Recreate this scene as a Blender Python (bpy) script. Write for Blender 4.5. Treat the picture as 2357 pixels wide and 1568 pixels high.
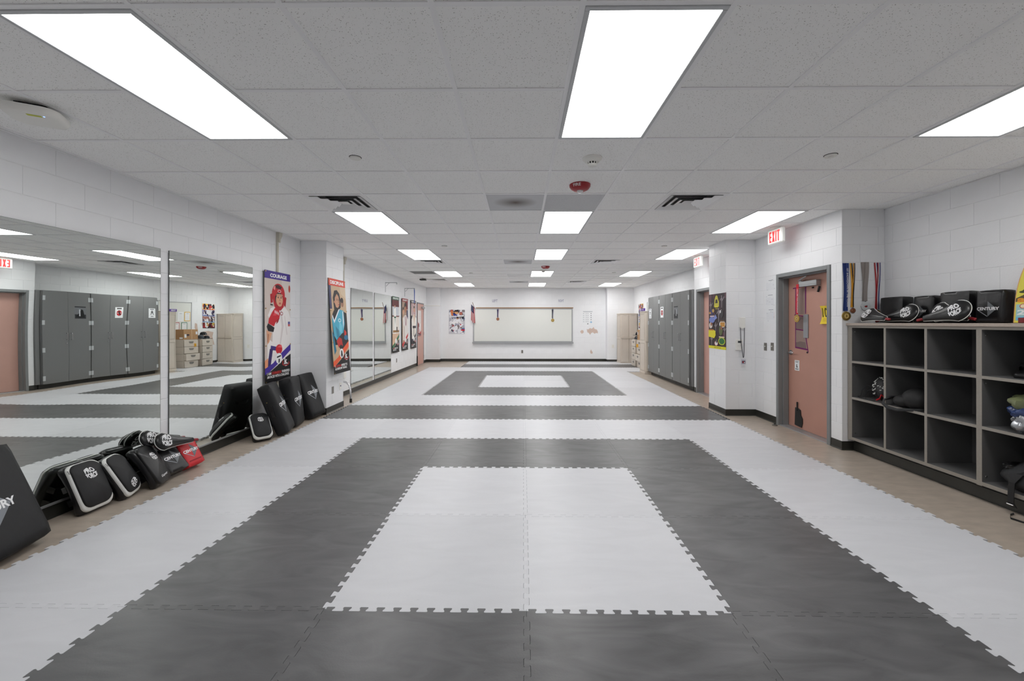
import bpy, math, random
from mathutils import Vector, Matrix
from mathutils.geometry import tessellate_polygon
from math import sin, cos, pi, radians, sqrt

random.seed(7)
for o in list(bpy.data.objects):
    bpy.data.objects.remove(o, do_unlink=True)
SC = bpy.context.scene
COL = SC.collection

# ------------------------------------------------------------------ camera, world, exposure
CAM_Z = 1.44
W, H = 2357, 1568
F, SX, SY, YAW, PIT, ROL = 944.937, 11.2368, -42.1183, -.0088, .0013, -.0002
cy, sy = cos(YAW), sin(YAW)
cp, sp = cos(PIT), sin(PIT)
cr, sr = cos(ROL), sin(ROL)
Rm = Matrix(((cy, 0, -sy), (0, 1, 0), (sy, 0, cy)))
Pm = Matrix(((1, 0, 0), (0, cp, -sp), (0, sp, cp)))
Lm = Matrix(((cr, -sr, 0), (sr, cr, 0), (0, 0, 1)))
Mm = Lm @ Pm @ Rm                       # rows: right, up, forward in (x, up, depth)
def sw(r): return Vector((r[0], r[2], r[1]))
right, up, fwd = sw(Mm[0]), sw(Mm[1]), sw(Mm[2])
cam = bpy.data.cameras.new('camera')
co = bpy.data.objects.new('camera', cam)
COL.objects.link(co)
cam.sensor_width = 36
cam.sensor_fit = 'HORIZONTAL'
cam.lens = F / W * 36
cam.shift_x = -SX / W
cam.shift_y = SY / W
cam.clip_start = .05
co.matrix_world = Matrix(((right[0], up[0], -fwd[0], 0), (right[1], up[1], -fwd[1], 0),
                          (right[2], up[2], -fwd[2], CAM_Z), (0, 0, 0, 1)))
SC.camera = co
world = bpy.data.worlds.new('world')
SC.world = world
world.use_nodes = True
world.node_tree.nodes['Background'].inputs[0].default_value = (.6, .62, .65, 1)
world.node_tree.nodes['Background'].inputs[1].default_value = .05
SC.view_settings.view_transform = 'Standard'
SC.view_settings.look = 'None'
SC.view_settings.gamma = 1
SC.view_settings.use_curve_mapping = False
SC.view_settings.exposure = 0.0
LAMP = 9.9                              # radiance of the ceiling panels
try:
    SC.cycles.use_denoising = True
    SC.cycles.max_bounces = 10
    SC.cycles.diffuse_bounces = 8
    SC.cycles.glossy_bounces = 5
except Exception:
    pass

# ------------------------------------------------------------------ materials
def srgb(r, g, b):
    def f(c):
        c /= 255
        return c / 12.92 if c <= .04045 else ((c + .055) / 1.055) ** 2.4
    return (f(r), f(g), f(b), 1)

MATS = {}
def mat(name, rgb, rough=.6, metal=0, noise=0, scale=8, bump=0, bscale=60, spec=.5, emit=0, coat=0, stretch=None):
    if name in MATS:
        return MATS[name]
    m = bpy.data.materials.new(name)
    m.use_nodes = True
    nt = m.node_tree
    b = nt.nodes['Principled BSDF']
    c = srgb(*rgb)
    b.inputs['Base Color'].default_value = c
    b.inputs['Roughness'].default_value = rough
    b.inputs['Metallic'].default_value = metal
    b.inputs['Specular IOR Level'].default_value = spec
    if coat:
        b.inputs['Coat Weight'].default_value = coat
        b.inputs['Coat Roughness'].default_value = .15
    if emit:
        b.inputs['Emission Color'].default_value = c
        b.inputs['Emission Strength'].default_value = emit
    if noise or bump:
        tc = nt.nodes.new('ShaderNodeTexCoord')
        mp = nt.nodes.new('ShaderNodeMapping')
        nt.links.new(tc.outputs['Object'], mp.inputs[0])
        if stretch: mp.inputs['Scale'].default_value = stretch
    if noise:
        n = nt.nodes.new('ShaderNodeTexNoise')
        n.inputs['Scale'].default_value = scale
        n.inputs['Detail'].default_value = 6
        nt.links.new(mp.outputs[0], n.inputs['Vector'])
        r = nt.nodes.new('ShaderNodeMapRange')
        r.inputs[1].default_value = .3; r.inputs[2].default_value = .7
        r.inputs[3].default_value = 1 - noise; r.inputs[4].default_value = 1 + noise
        nt.links.new(n.outputs[0], r.inputs[0])
        mx = nt.nodes.new('ShaderNodeVectorMath'); mx.operation = 'SCALE'
        mx.inputs[0].default_value = c[:3]
        nt.links.new(r.outputs[0], mx.inputs['Scale'])
        nt.links.new(mx.outputs[0], b.inputs['Base Color'])
    if bump:
        n2 = nt.nodes.new('ShaderNodeTexNoise')
        n2.inputs['Scale'].default_value = bscale
        n2.inputs['Detail'].default_value = 4
        nt.links.new(mp.outputs[0], n2.inputs['Vector'])
        bp = nt.nodes.new('ShaderNodeBump')
        bp.inputs['Strength'].default_value = bump
        bp.inputs['Distance'].default_value = .002
        nt.links.new(n2.outputs[0], bp.inputs['Height'])
        nt.links.new(bp.outputs[0], b.inputs['Normal'])
    MATS[name] = m
    return m

def flat(rgb):                          # printed ink colours
    return mat('ink_%02x%02x%02x' % tuple(int(v) for v in rgb), rgb, .45, spec=.3)

PAINT = mat('wall_paint', (235, 236, 238), .42, noise=.02, scale=3, bump=.35, bscale=90, spec=.4)
BASEB = mat('rubber_base', (46, 46, 42), .38, noise=.1, scale=6)
FLOORM = mat('vinyl_floor', (174, 162, 149), .3, noise=.13, scale=7, stretch=(1, 2.2, 1), bump=.05)
GRID = mat('grid_metal', (242, 242, 243), .4)
LAMPF = mat('lamp_frame', (196, 198, 200), .4)
DARKGAP = mat('dark_gap', (22, 22, 22), .9)
BLACKV = mat('black_vinyl', (17, 17, 19), .33, noise=.15, scale=14, bump=.5, bscale=30, coat=.05)
BLACKM = mat('black_canvas', (17, 18, 21), .6, noise=.15, scale=20, bump=.3, bscale=60)
WHITEV = mat('white_vinyl', (222, 223, 220), .35, noise=.05)
REDV = mat('red_vinyl', (200, 26, 38), .38, noise=.06, bump=.2, bscale=40)
GREYCAB = mat('grey_laminate', (116, 117, 117), .5, noise=.04, scale=120)
GREYCUB = mat('cubby_laminate', (96, 96, 96), .5, noise=.04, scale=120)
EDGE = mat('edge_band', (146, 140, 132), .5, noise=.04, scale=50)
TOPM = mat('worktop_laminate', (168, 155, 144), .4, noise=.05, scale=60)
FRAMEM = mat('door_frame_paint', (128, 131, 132), .4, noise=.03)
DOORM = mat('salmon_door_paint', (184, 138, 123), .45, noise=.04, scale=3)
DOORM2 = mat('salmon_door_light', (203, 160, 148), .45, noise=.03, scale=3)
CHROME = mat('brushed_metal', (200, 200, 202), .25, metal=1)
ALU = mat('aluminium', (176, 178, 180), .4, metal=.6)
STEEL = mat('steel_plate', (140, 136, 130), .35, metal=.8)
BEIGEP = mat('beige_plastic', (206, 196, 184), .5, noise=.03, scale=4)
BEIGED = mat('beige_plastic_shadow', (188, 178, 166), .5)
RACE = mat('raceway', (203, 198, 184), .45)
IVORY = mat('ivory_plastic', (232, 231, 226), .4)
CARD = mat('cardboard', (176, 136, 96), .8, noise=.06, scale=12)
GOLD = mat('gold_medal', (196, 164, 88), .3, metal=1, bump=.8, bscale=120)
COPPER = mat('bronze_medal', (170, 112, 84), .4, metal=.9, bump=.6, bscale=120)
RUBBER = mat('black_rubber', (24, 24, 24), .6)
PATCH = mat('old_plaster', (206, 184, 172), .8, noise=.06, scale=20)
WBOARD = mat('whiteboard_enamel', (226, 227, 222), .22)
PAPER = mat('paper', (234, 236, 238), .7)
REDPL = mat('red_plastic', (158, 34, 40), .35)

# mirror, ceiling tile, mats, emission: own node trees
def node_mat(name):
    m = bpy.data.materials.new(name); m.use_nodes = True
    MATS[name] = m
    return m, m.node_tree, m.node_tree.nodes['Principled BSDF']
MIRROR, nt, b = node_mat('mirror_glass')
b.inputs['Base Color'].default_value = (.76, .795, .77, 1)
b.inputs['Metallic'].default_value = 1
b.inputs['Roughness'].default_value = 0.0
tc = nt.nodes.new('ShaderNodeTexCoord')
n = nt.nodes.new('ShaderNodeTexNoise'); n.inputs['Scale'].default_value = 1.6; n.inputs['Detail'].default_value = 0
nt.links.new(tc.outputs['Object'], n.inputs['Vector'])
bp = nt.nodes.new('ShaderNodeBump'); bp.inputs['Strength'].default_value = .12; bp.inputs['Distance'].default_value = .01
nt.links.new(n.outputs[0], bp.inputs['Height']); nt.links.new(bp.outputs[0], b.inputs['Normal'])

def tile_mat(name, rgb, dens, pit):
    m, nt, b = node_mat(name)
    b.inputs['Roughness'].default_value = .85
    tc = nt.nodes.new('ShaderNodeTexCoord')
    v = nt.nodes.new('ShaderNodeTexVoronoi'); v.inputs['Scale'].default_value = dens
    nz = nt.nodes.new('ShaderNodeTexNoise'); nz.inputs['Scale'].default_value = dens * .7; nz.inputs['Detail'].default_value = 2
    info = nt.nodes.new('ShaderNodeObjectInfo')
    ad = nt.nodes.new('ShaderNodeVectorMath'); ad.operation = 'ADD'
    sc = nt.nodes.new('ShaderNodeVectorMath'); sc.operation = 'SCALE'; sc.inputs['Scale'].default_value = 9
    nt.links.new(info.outputs['Location'], sc.inputs[0])
    nt.links.new(tc.outputs['Object'], ad.inputs[0]); nt.links.new(sc.outputs[0], ad.inputs[1])
    nt.links.new(ad.outputs[0], nz.inputs['Vector']); nt.links.new(ad.outputs[0], v.inputs['Vector'])
    s1 = nt.nodes.new('ShaderNodeMapRange'); s1.inputs[1].default_value = .2; s1.inputs[2].default_value = .3
    s1.inputs[3].default_value = 1; s1.inputs[4].default_value = 0
    nt.links.new(v.outputs['Distance'], s1.inputs[0])
    s2 = nt.nodes.new('ShaderNodeMapRange'); s2.inputs[1].default_value = .52; s2.inputs[2].default_value = .58
    nt.links.new(nz.outputs[0], s2.inputs[0])
    mu = nt.nodes.new('ShaderNodeMath'); mu.operation = 'MULTIPLY'
    nt.links.new(s1.outputs[0], mu.inputs[0]); nt.links.new(s2.outputs[0], mu.inputs[1])
    mix = nt.nodes.new('ShaderNodeMix'); mix.data_type = 'RGBA'
    mix.inputs[6].default_value = srgb(*rgb)
    mix.inputs[7].default_value = srgb(*pit)
    nt.links.new(mu.outputs[0], mix.inputs[0])
    nt.links.new(mix.outputs[2], b.inputs['Base Color'])
    bp = nt.nodes.new('ShaderNodeBump'); bp.inputs['Strength'].default_value = .5; bp.inputs['Distance'].default_value = .002
    bp.invert = True
    nt.links.new(mu.outputs[0], bp.inputs['Height']); nt.links.new(bp.outputs[0], b.inputs['Normal'])
    return m
TILE = tile_mat('acoustic_tile', (248, 248, 247), 150, (120, 114, 108))
PERF = tile_mat('perforated_panel', (208, 209, 211), 180, (120, 120, 120))
DUCTGREY = mat('dark_grey_panel', (122, 122, 122), .7)

def stain_mat():
    m, nt, b = node_mat('soot_stained_panel')
    b.inputs['Roughness'].default_value = .8
    tc = nt.nodes.new('ShaderNodeTexCoord')
    mp = nt.nodes.new('ShaderNodeMapping'); mp.inputs['Scale'].default_value = (4.2, 5, 0)
    nt.links.new(tc.outputs['Object'], mp.inputs[0])
    g = nt.nodes.new('ShaderNodeTexGradient'); g.gradient_type = 'SPHERICAL'
    nt.links.new(mp.outputs[0], g.inputs[0])
    mix = nt.nodes.new('ShaderNodeMix'); mix.data_type = 'RGBA'
    mix.inputs[6].default_value = srgb(208, 209, 211); mix.inputs[7].default_value = srgb(104, 92, 84)
    nt.links.new(g.outputs[0], mix.inputs[0]); nt.links.new(mix.outputs[2], b.inputs['Base Color'])
    return m
STAIN = stain_mat()

def foam(name, rgb, amt, smud, rough):
    m, nt, b = node_mat(name)
    b.inputs['Roughness'].default_value = rough
    b.inputs['Specular IOR Level'].default_value = .45
    tc = nt.nodes.new('ShaderNodeTexCoord')
    info = nt.nodes.new('ShaderNodeObjectInfo')
    ad = nt.nodes.new('ShaderNodeVectorMath'); ad.operation = 'ADD'
    sc = nt.nodes.new('ShaderNodeVectorMath'); sc.operation = 'SCALE'; sc.inputs['Scale'].default_value = 3.7
    nt.links.new(info.outputs['Location'], sc.inputs[0])
    nt.links.new(tc.outputs['Object'], ad.inputs[0]); nt.links.new(sc.outputs[0], ad.inputs[1])
    n1 = nt.nodes.new('ShaderNodeTexNoise'); n1.inputs['Scale'].default_value = 2.2; n1.inputs['Detail'].default_value = 7
    n1.inputs['Distortion'].default_value = 1.5
    mp = nt.nodes.new('ShaderNodeMapping'); mp.inputs['Rotation'].default_value = (0, 0, .5); mp.inputs['Scale'].default_value = (1, 3.2, 1)
    nt.links.new(ad.outputs[0], mp.inputs[0])
    nt.links.new(mp.outputs[0], n1.inputs['Vector'])
    r = nt.nodes.new('ShaderNodeMapRange'); r.inputs[1].default_value = .3; r.inputs[2].default_value = .72
    r.inputs[3].default_value = 1 - amt; r.inputs[4].default_value = 1 + amt
    nt.links.new(n1.outputs[0], r.inputs[0])
    # short dark scuffs
    n2 = nt.nodes.new('ShaderNodeTexNoise'); n2.inputs['Scale'].default_value = 5; n2.inputs['Detail'].default_value = 3
    n2.inputs['Distortion'].default_value = 2.5
    mp2 = nt.nodes.new('ShaderNodeMapping'); mp2.inputs['Rotation'].default_value = (0, 0, -.7); mp2.inputs['Scale'].default_value = (1, 5, 1)
    nt.links.new(ad.outputs[0], mp2.inputs[0]); nt.links.new(mp2.outputs[0], n2.inputs['Vector'])
    r2 = nt.nodes.new('ShaderNodeMapRange'); r2.inputs[1].default_value = .72; r2.inputs[2].default_value = .82
    r2.inputs[3].default_value = 1; r2.inputs[4].default_value = 1 - smud
    nt.links.new(n2.outputs[0], r2.inputs[0])
    mu = nt.nodes.new('ShaderNodeMath'); mu.operation = 'MULTIPLY'
    nt.links.new(r.outputs[0], mu.inputs[0]); nt.links.new(r2.outputs[0], mu.inputs[1])
    # each mat a touch lighter or darker
    r3 = nt.nodes.new('ShaderNodeMapRange'); r3.inputs[3].default_value = .96; r3.inputs[4].default_value = 1.04
    nt.links.new(info.outputs['Random'], r3.inputs[0])
    mu2 = nt.nodes.new('ShaderNodeMath'); mu2.operation = 'MULTIPLY'
    nt.links.new(mu.outputs[0], mu2.inputs[0]); nt.links.new(r3.outputs[0], mu2.inputs[1])
    vs = nt.nodes.new('ShaderNodeVectorMath'); vs.operation = 'SCALE'; vs.inputs[0].default_value = srgb(*rgb)[:3]
    nt.links.new(mu2.outputs[0], vs.inputs['Scale']); nt.links.new(vs.outputs[0], b.inputs['Base Color'])
    n3 = nt.nodes.new('ShaderNodeTexNoise'); n3.inputs['Scale'].default_value = 140
    nt.links.new(tc.outputs['Object'], n3.inputs['Vector'])
    bp = nt.nodes.new('ShaderNodeBump'); bp.inputs['Strength'].default_value = .25; bp.inputs['Distance'].default_value = .001
    nt.links.new(n3.outputs[0], bp.inputs['Height']); nt.links.new(bp.outputs[0], b.inputs['Normal'])
    return m
FOAML = foam('light_foam', (206, 207, 211), .035, .12, .40)
FOAMD = foam('dark_foam', (93, 93, 94), .27, .45, .36)

PANEL, nt, b = node_mat('lit_diffuser')
b.inputs['Base Color'].default_value = (.9, .9, .9, 1)
b.inputs['Emission Color'].default_value = (1, .995, .985, 1)
b.inputs['Emission Strength'].default_value = LAMP
def panel_mat(k):
    nm = 'lit_diffuser_%d' % round(k * 100)
    if k == 1: return PANEL
    if nm in MATS: return MATS[nm]
    m = PANEL.copy(); m.name = nm; MATS[nm] = m
    m.node_tree.nodes['Principled BSDF'].inputs['Emission Strength'].default_value = LAMP * k
    return m

# ------------------------------------------------------------------ mesh helpers
class MB:
    def __init__(s): s.v = []; s.f = []; s.m = []; s.mats = []
    def mi(s, m):
        if m not in s.mats: s.mats.append(m)
        return s.mats.index(m)
    def add(s, vs, fs, m):
        k = len(s.v); i = s.mi(m)
        s.v += [tuple(v) for v in vs]
        for f in fs: s.f.append(tuple(k + a for a in f)); s.m.append(i)
        return s
    def box(s, x0, x1, y0, y1, z0, z1, m, bev=0):
        if bev <= 0:
            vs = [(x, y, z) for z in (z0, z1) for y in (y0, y1) for x in (x0, x1)]
            return s.add(vs, [(0, 2, 3, 1), (4, 5, 7, 6), (0, 1, 5, 4), (2, 6, 7, 3), (0, 4, 6, 2), (1, 3, 7, 5)], m)
        b = min(bev, (x1 - x0) * .49, (y1 - y0) * .49, (z1 - z0) * .49)
        vs = []; idx = {}
        lo, hi = (x0, y0, z0), (x1, y1, z1)
        for cx in (0, 1):
            for cy_ in (0, 1):
                for cz in (0, 1):
                    c = (cx, cy_, cz)
                    for ax in range(3):
                        p = []
                        for a in range(3):
                            base = hi[a] if c[a] else lo[a]
                            if a != ax: base += -b if c[a] else b
                            p.append(base)
                        idx[(c, ax)] = len(vs); vs.append(tuple(p))
        fs = []
        def quad(ks): fs.append(tuple(idx[k] for k in ks))
        for ax in range(3):
            a1, a2 = (ax + 1) % 3, (ax + 2) % 3
            for side in (0, 1):
                ks = []
                for u, v in ((0, 0), (1, 0), (1, 1), (0, 1)):
                    c = [0, 0, 0]; c[ax] = side; c[a1] = u; c[a2] = v
                    ks.append((tuple(c), ax))
                quad(ks if side else ks[::-1])
        for ax in range(3):             # edges along ax
            a1, a2 = (ax + 1) % 3, (ax + 2) % 3
            for u in (0, 1):
                for v in (0, 1):
                    c0 = [0, 0, 0]; c0[a1] = u; c0[a2] = v
                    c1 = list(c0); c1[ax] = 1
                    ks = [(tuple(c0), a1), (tuple(c1), a1), (tuple(c1), a2), (tuple(c0), a2)]
                    quad(ks if u ^ v else ks[::-1])
        for c in [(x, y, z) for x in (0, 1) for y in (0, 1) for z in (0, 1)]:
            t = [(c, 0), (c, 1), (c, 2)]
            quad(t if (sum(c) % 2) else t[::-1])
        return s.add(vs, fs, m)
    def prism(s, pts, d0, d1, m, plane='xy'):
        """outline pts (ccw) in a plane, extruded between d0 and d1"""
        n = len(pts)
        def P(a, b_, d):
            return {'xy': (a, b_, d), 'xz': (a, d, b_), 'yz': (d, a, b_)}[plane]
        vs = [P(a, b_, d0) for a, b_ in pts] + [P(a, b_, d1) for a, b_ in pts]
        fs = [tuple(range(n))[::-1], tuple(range(n, 2 * n))]
        fs += [(i, (i + 1) % n, n + (i + 1) % n, n + i) for i in range(n)]
        return s.add(vs, fs, m)
    def cyl(s, p0, p1, r0, r1, m, n=16, caps=True):
        p0, p1 = Vector(p0), Vector(p1)
        d = (p1 - p0).normalized()
        a = d.orthogonal().normalized(); b_ = d.cross(a)
        vs = []
        for p, r in ((p0, r0), (p1, r1)):
            vs += [p + (a * cos(2 * pi * i / n) + b_ * sin(2 * pi * i / n)) * r for i in range(n)]
        fs = [(i, (i + 1) % n, n + (i + 1) % n, n + i) for i in range(n)]
        if caps: fs += [tuple(range(n))[::-1], tuple(range(n, 2 * n))]
        return s.add(vs, fs, m)
    def tube(s, pts, r, m, n=8, flat_=1.0):
        pts = [Vector(p) for p in pts]
        vs = []; fs = []
        prev = None
        for i, p in enumerate(pts):
            d = (pts[min(i + 1, len(pts) - 1)] - pts[max(i - 1, 0)]).normalized()
            a = d.orthogonal().normalized() if prev is None else (prev - d * prev.dot(d)).normalized()
            prev = a; b_ = d.cross(a)
            vs += [p + a * cos(2 * pi * k / n) * r + b_ * sin(2 * pi * k / n) * r * flat_ for k in range(n)]
        for i in range(len(pts) - 1):
            for k in range(n):
                fs.append((i * n + k, i * n + (k + 1) % n, (i + 1) * n + (k + 1) % n, (i + 1) * n + k))
        fs += [tuple(range(n))[::-1], tuple(range((len(pts) - 1) * n, len(pts) * n))]
        return s.add(vs, fs, m)
    def lathe(s, prof, c, m, n=24, down=False):
        """prof: (r, z) list about vertical axis at c"""
        vs = []; fs = []
        for r, z in prof:
            vs += [(c[0] + r * cos(2 * pi * k / n), c[1] + r * sin(2 * pi * k / n), c[2] + z) for k in range(n)]
        for i in range(len(prof) - 1):
            for k in range(n):
                fs.append((i * n + k, i * n + (k + 1) % n, (i + 1) * n + (k + 1) % n, (i + 1) * n + k))
        fs += [tuple(range(n))[::-1], tuple(range((len(prof) - 1) * n, len(prof) * n))]
        return s.add(vs, fs, m)
    def ribbon(s, pts, wd, th, m):
        """flat strap through pts, wd = width vector"""
        wd = Vector(wd); pts = [Vector(p) for p in pts]
        vs = []; fs = []
        for i, p in enumerate(pts):
            d = (pts[min(i + 1, len(pts) - 1)] - pts[max(i - 1, 0)]).normalized()
            nn = d.cross(wd).normalized() * th
            vs += [p - wd / 2 - nn / 2, p + wd / 2 - nn / 2, p + wd / 2 + nn / 2, p - wd / 2 + nn / 2]
        for i in range(len(pts) - 1):
            for k in range(4):
                fs.append((i * 4 + k, i * 4 + (k + 1) % 4, i * 4 + 4 + (k + 1) % 4, i * 4 + 4 + k))
        fs += [(3, 2, 1, 0), tuple(range(len(vs) - 4, len(vs)))]
        return s.add(vs, fs, m)
    def xf(s, M):
        s.v = [tuple(M @ Vector(v)) for v in s.v]; return s
    def mesh(s, name, smooth=False, ang=40):
        me = bpy.data.meshes.new(name)
        me.from_pydata(s.v, [], s.f)
        for m in s.mats: me.materials.append(m)
        me.polygons.foreach_set('material_index', s.m)
        if smooth:
            me.polygons.foreach_set('use_smooth', [True] * len(me.polygons))
            try: me.set_sharp_from_angle(angle=radians(ang))
            except Exception: pass
        me.update()
        return me
    def obj(s, name, parent=None, loc=None, smooth=False, ang=40):
        return link(name, s.mesh(name, smooth, ang), parent, loc)

def link(name, me, parent=None, loc=None):
    o = bpy.data.objects.new(name, me)
    COL.objects.link(o)
    if loc: o.location = loc
    if parent: o.parent = parent
    return o
def tag(o, label, cat, group=None, kind=None):
    o['label'] = label; o['category'] = cat
    if group: o['group'] = group
    if kind: o['kind'] = kind
    return o
def thing(name, label, cat, loc=(0, 0, 0), group=None, M=None):
    o = bpy.data.objects.new(name, None); COL.objects.link(o)
    o.empty_display_size = .05
    if M is not None: o.matrix_world = M
    else: o.location = loc
    return tag(o, label, cat, group)
def struct(o): o['kind'] = 'structure'; return o

# ---- flat print: coloured polygons stacked in thin layers, then mapped onto a surface
TXT = {}
def text_shape(s, bold=0.0):
    k = (s, bold)
    if k in TXT: return TXT[k]
    cu = bpy.data.curves.new('t', 'FONT')
    cu.body = s; cu.size = 1; cu.resolution_u = 3; cu.offset = bold
    ob = bpy.data.objects.new('t', cu)
    me = bpy.data.meshes.new_from_object(ob)
    vs = [(v.co.x, v.co.y) for v in me.vertices]
    fs = [tuple(p.vertices) for p in me.polygons]
    bpy.data.objects.remove(ob); bpy.data.curves.remove(cu); bpy.data.meshes.remove(me)
    xs = [v[0] for v in vs]; ys = [v[1] for v in vs]
    x0, x1, y0, y1 = min(xs), max(xs), min(ys), max(ys)
    vs = [((x - x0) / (x1 - x0), (y - y0) / (y1 - y0)) for x, y in vs]
    TXT[k] = (vs, fs)
    return TXT[k]

class Print:
    def refine(s, L=.02):
        mb = s.mb
        for _ in range(6):
            nf, nm_, ch = [], [], False
            for f, m in zip(mb.f, mb.m):
                if len(f) > 3:
                    for i in range(1, len(f) - 1): nf.append((f[0], f[i], f[i + 1])); nm_.append(m)
                    ch = True; continue
                a, b_, c = [Vector(mb.v[i]) for i in f]
                ls = [(b_ - a).length, (c - b_).length, (a - c).length]
                if max(ls) > L:
                    k = ls.index(max(ls)); i, j, l = f[k], f[(k + 1) % 3], f[(k + 2) % 3]
                    mb.v.append(tuple((Vector(mb.v[i]) + Vector(mb.v[j])) / 2)); q = len(mb.v) - 1
                    nf += [(i, q, l), (q, j, l)]; nm_ += [m, m]; ch = True
                else: nf.append(f); nm_.append(m)
            mb.f, mb.m = nf, nm_
            if not ch: break
        return s
    def __init__(s, step=.00006): s.mb = MB(); s.k = 0; s.step = step
    def poly(s, pts, rgb):
        s.k += 1
        tri = tessellate_polygon([[Vector((x, y, 0)) for x, y in pts]])
        fs = []
        for t in tri:
            a, b_, c = [pts[i] for i in t]
            ar = (b_[0] - a[0]) * (c[1] - a[1]) - (c[0] - a[0]) * (b_[1] - a[1])
            fs.append(tuple(t) if ar > 0 else tuple(t)[::-1])
        s.mb.add([(x, y, s.k * s.step) for x, y in pts], fs, flat(rgb))
    def rect(s, x0, x1, y0, y1, rgb): s.poly([(x0, y0), (x1, y0), (x1, y1), (x0, y1)], rgb)
    def ell(s, cx, cy_, rx, ry, rgb, n=18, rot=0, a0=0, a1=2 * pi):
        pts = []
        for i in range(n):
            a = a0 + (a1 - a0) * i / n
            x, y = rx * cos(a), ry * sin(a)
            pts.append((cx + x * cos(rot) - y * sin(rot), cy_ + x * sin(rot) + y * cos(rot)))
        s.poly(pts, rgb)
    def text(s, t, x0, x1, y0, y1, rgb, bold=.02, warp=None):
        s.k += 1
        vs, fs = text_shape(t, bold)
        out = []
        for u, v in vs:
            if warp: u, v = warp(u, v)
            out.append((x0 + (x1 - x0) * u, y0 + (y1 - y0) * v, s.k * s.step))
        s.mb.add(out, fs, flat(rgb))
    def obj(s, name, fn, parent):
        """fn maps (x, y, height) -> local xyz"""
        s.mb.v = [tuple(fn(*v)) for v in s.mb.v]
        return s.mb.obj(name, parent)

# wall mappings: print x to the viewer's right
def on_left(x, y0, z0):    return lambda a, b_, h: (x + h, y0 + a, z0 + b_)       # wall facing +x
def on_right(x, y0, z0):   return lambda a, b_, h: (x - h, y0 - a, z0 + b_)       # wall facing -x
def on_back(y, x0, z0):    return lambda a, b_, h: (x0 + a, y - h, z0 + b_)       # wall facing -y

# ------------------------------------------------------------------ room shell
ZC = 2.72
P = [(-3.45, -2.6), (-3.45, 6.40), (-3.04, 6.40), (-3.04, 7.02), (-3.45, 7.02), (-3.45, 15.0), (-2.96, 15.0),
     (-2.96, 15.27), (3.16, 15.27), (3.16, 15.0), (4.12, 15.0), (4.12, 8.62), (3.635, 8.62), (3.635, 6.95),
     (3.18, 6.95), (3.18, 6.39), (3.64, 6.39), (3.64, 4.68), (4.12, 4.68), (4.12, -2.6)]
NAMES = ['wall_left', 'wall_left_return', 'wall_left_pilaster', 'wall_left_recess', 'wall_left_far', 'wall_left_corner',
         'wall_corner_return', 'wall_back', 'wall_right_step', 'wall_right_corner', 'wall_right_far', 'wall_right_return',
         'wall_right_middle', 'wall_pier_back', 'wall_pier', 'wall_pier_front', 'wall_right_entry', 'wall_right_nook',
         'wall_right', 'wall_front']
BLK = {}
def block_mesh(w, h, vis=True):
    k = (round(w, 3), round(h, 3))
    if k in BLK: return BLK[k]
    w, h = k
    j, c, d = .0010, .0030, .0026
    mb = MB()
    jx = .0004; ex = jx + .0016; e = j + c
    vs = [(jx, 0, j), (w - jx, 0, j), (w - jx, 0, h - j), (jx, 0, h - j)]
    vs += [(ex, -d, e), (w - ex, -d, e), (w - ex, -d, h - e), (ex, -d, h - e)]
    mb.add(vs, [(4, 5, 6, 7), (0, 1, 5, 4), (1, 2, 6, 5), (2, 3, 7, 6), (3, 0, 4, 7)], PAINT)
    BLK[k] = mb.mesh('block')
    return BLK[k]
CH, CW, ZOFF = .2032, .4064, .092
OPEN = {'wall_right_entry': (.53, 1.545, 2.124), 'wall_right_middle': (.105, 1.12, 2.124), 'wall_left_far': (6.60, 7.52, 2.124)}
walls = {}
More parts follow.
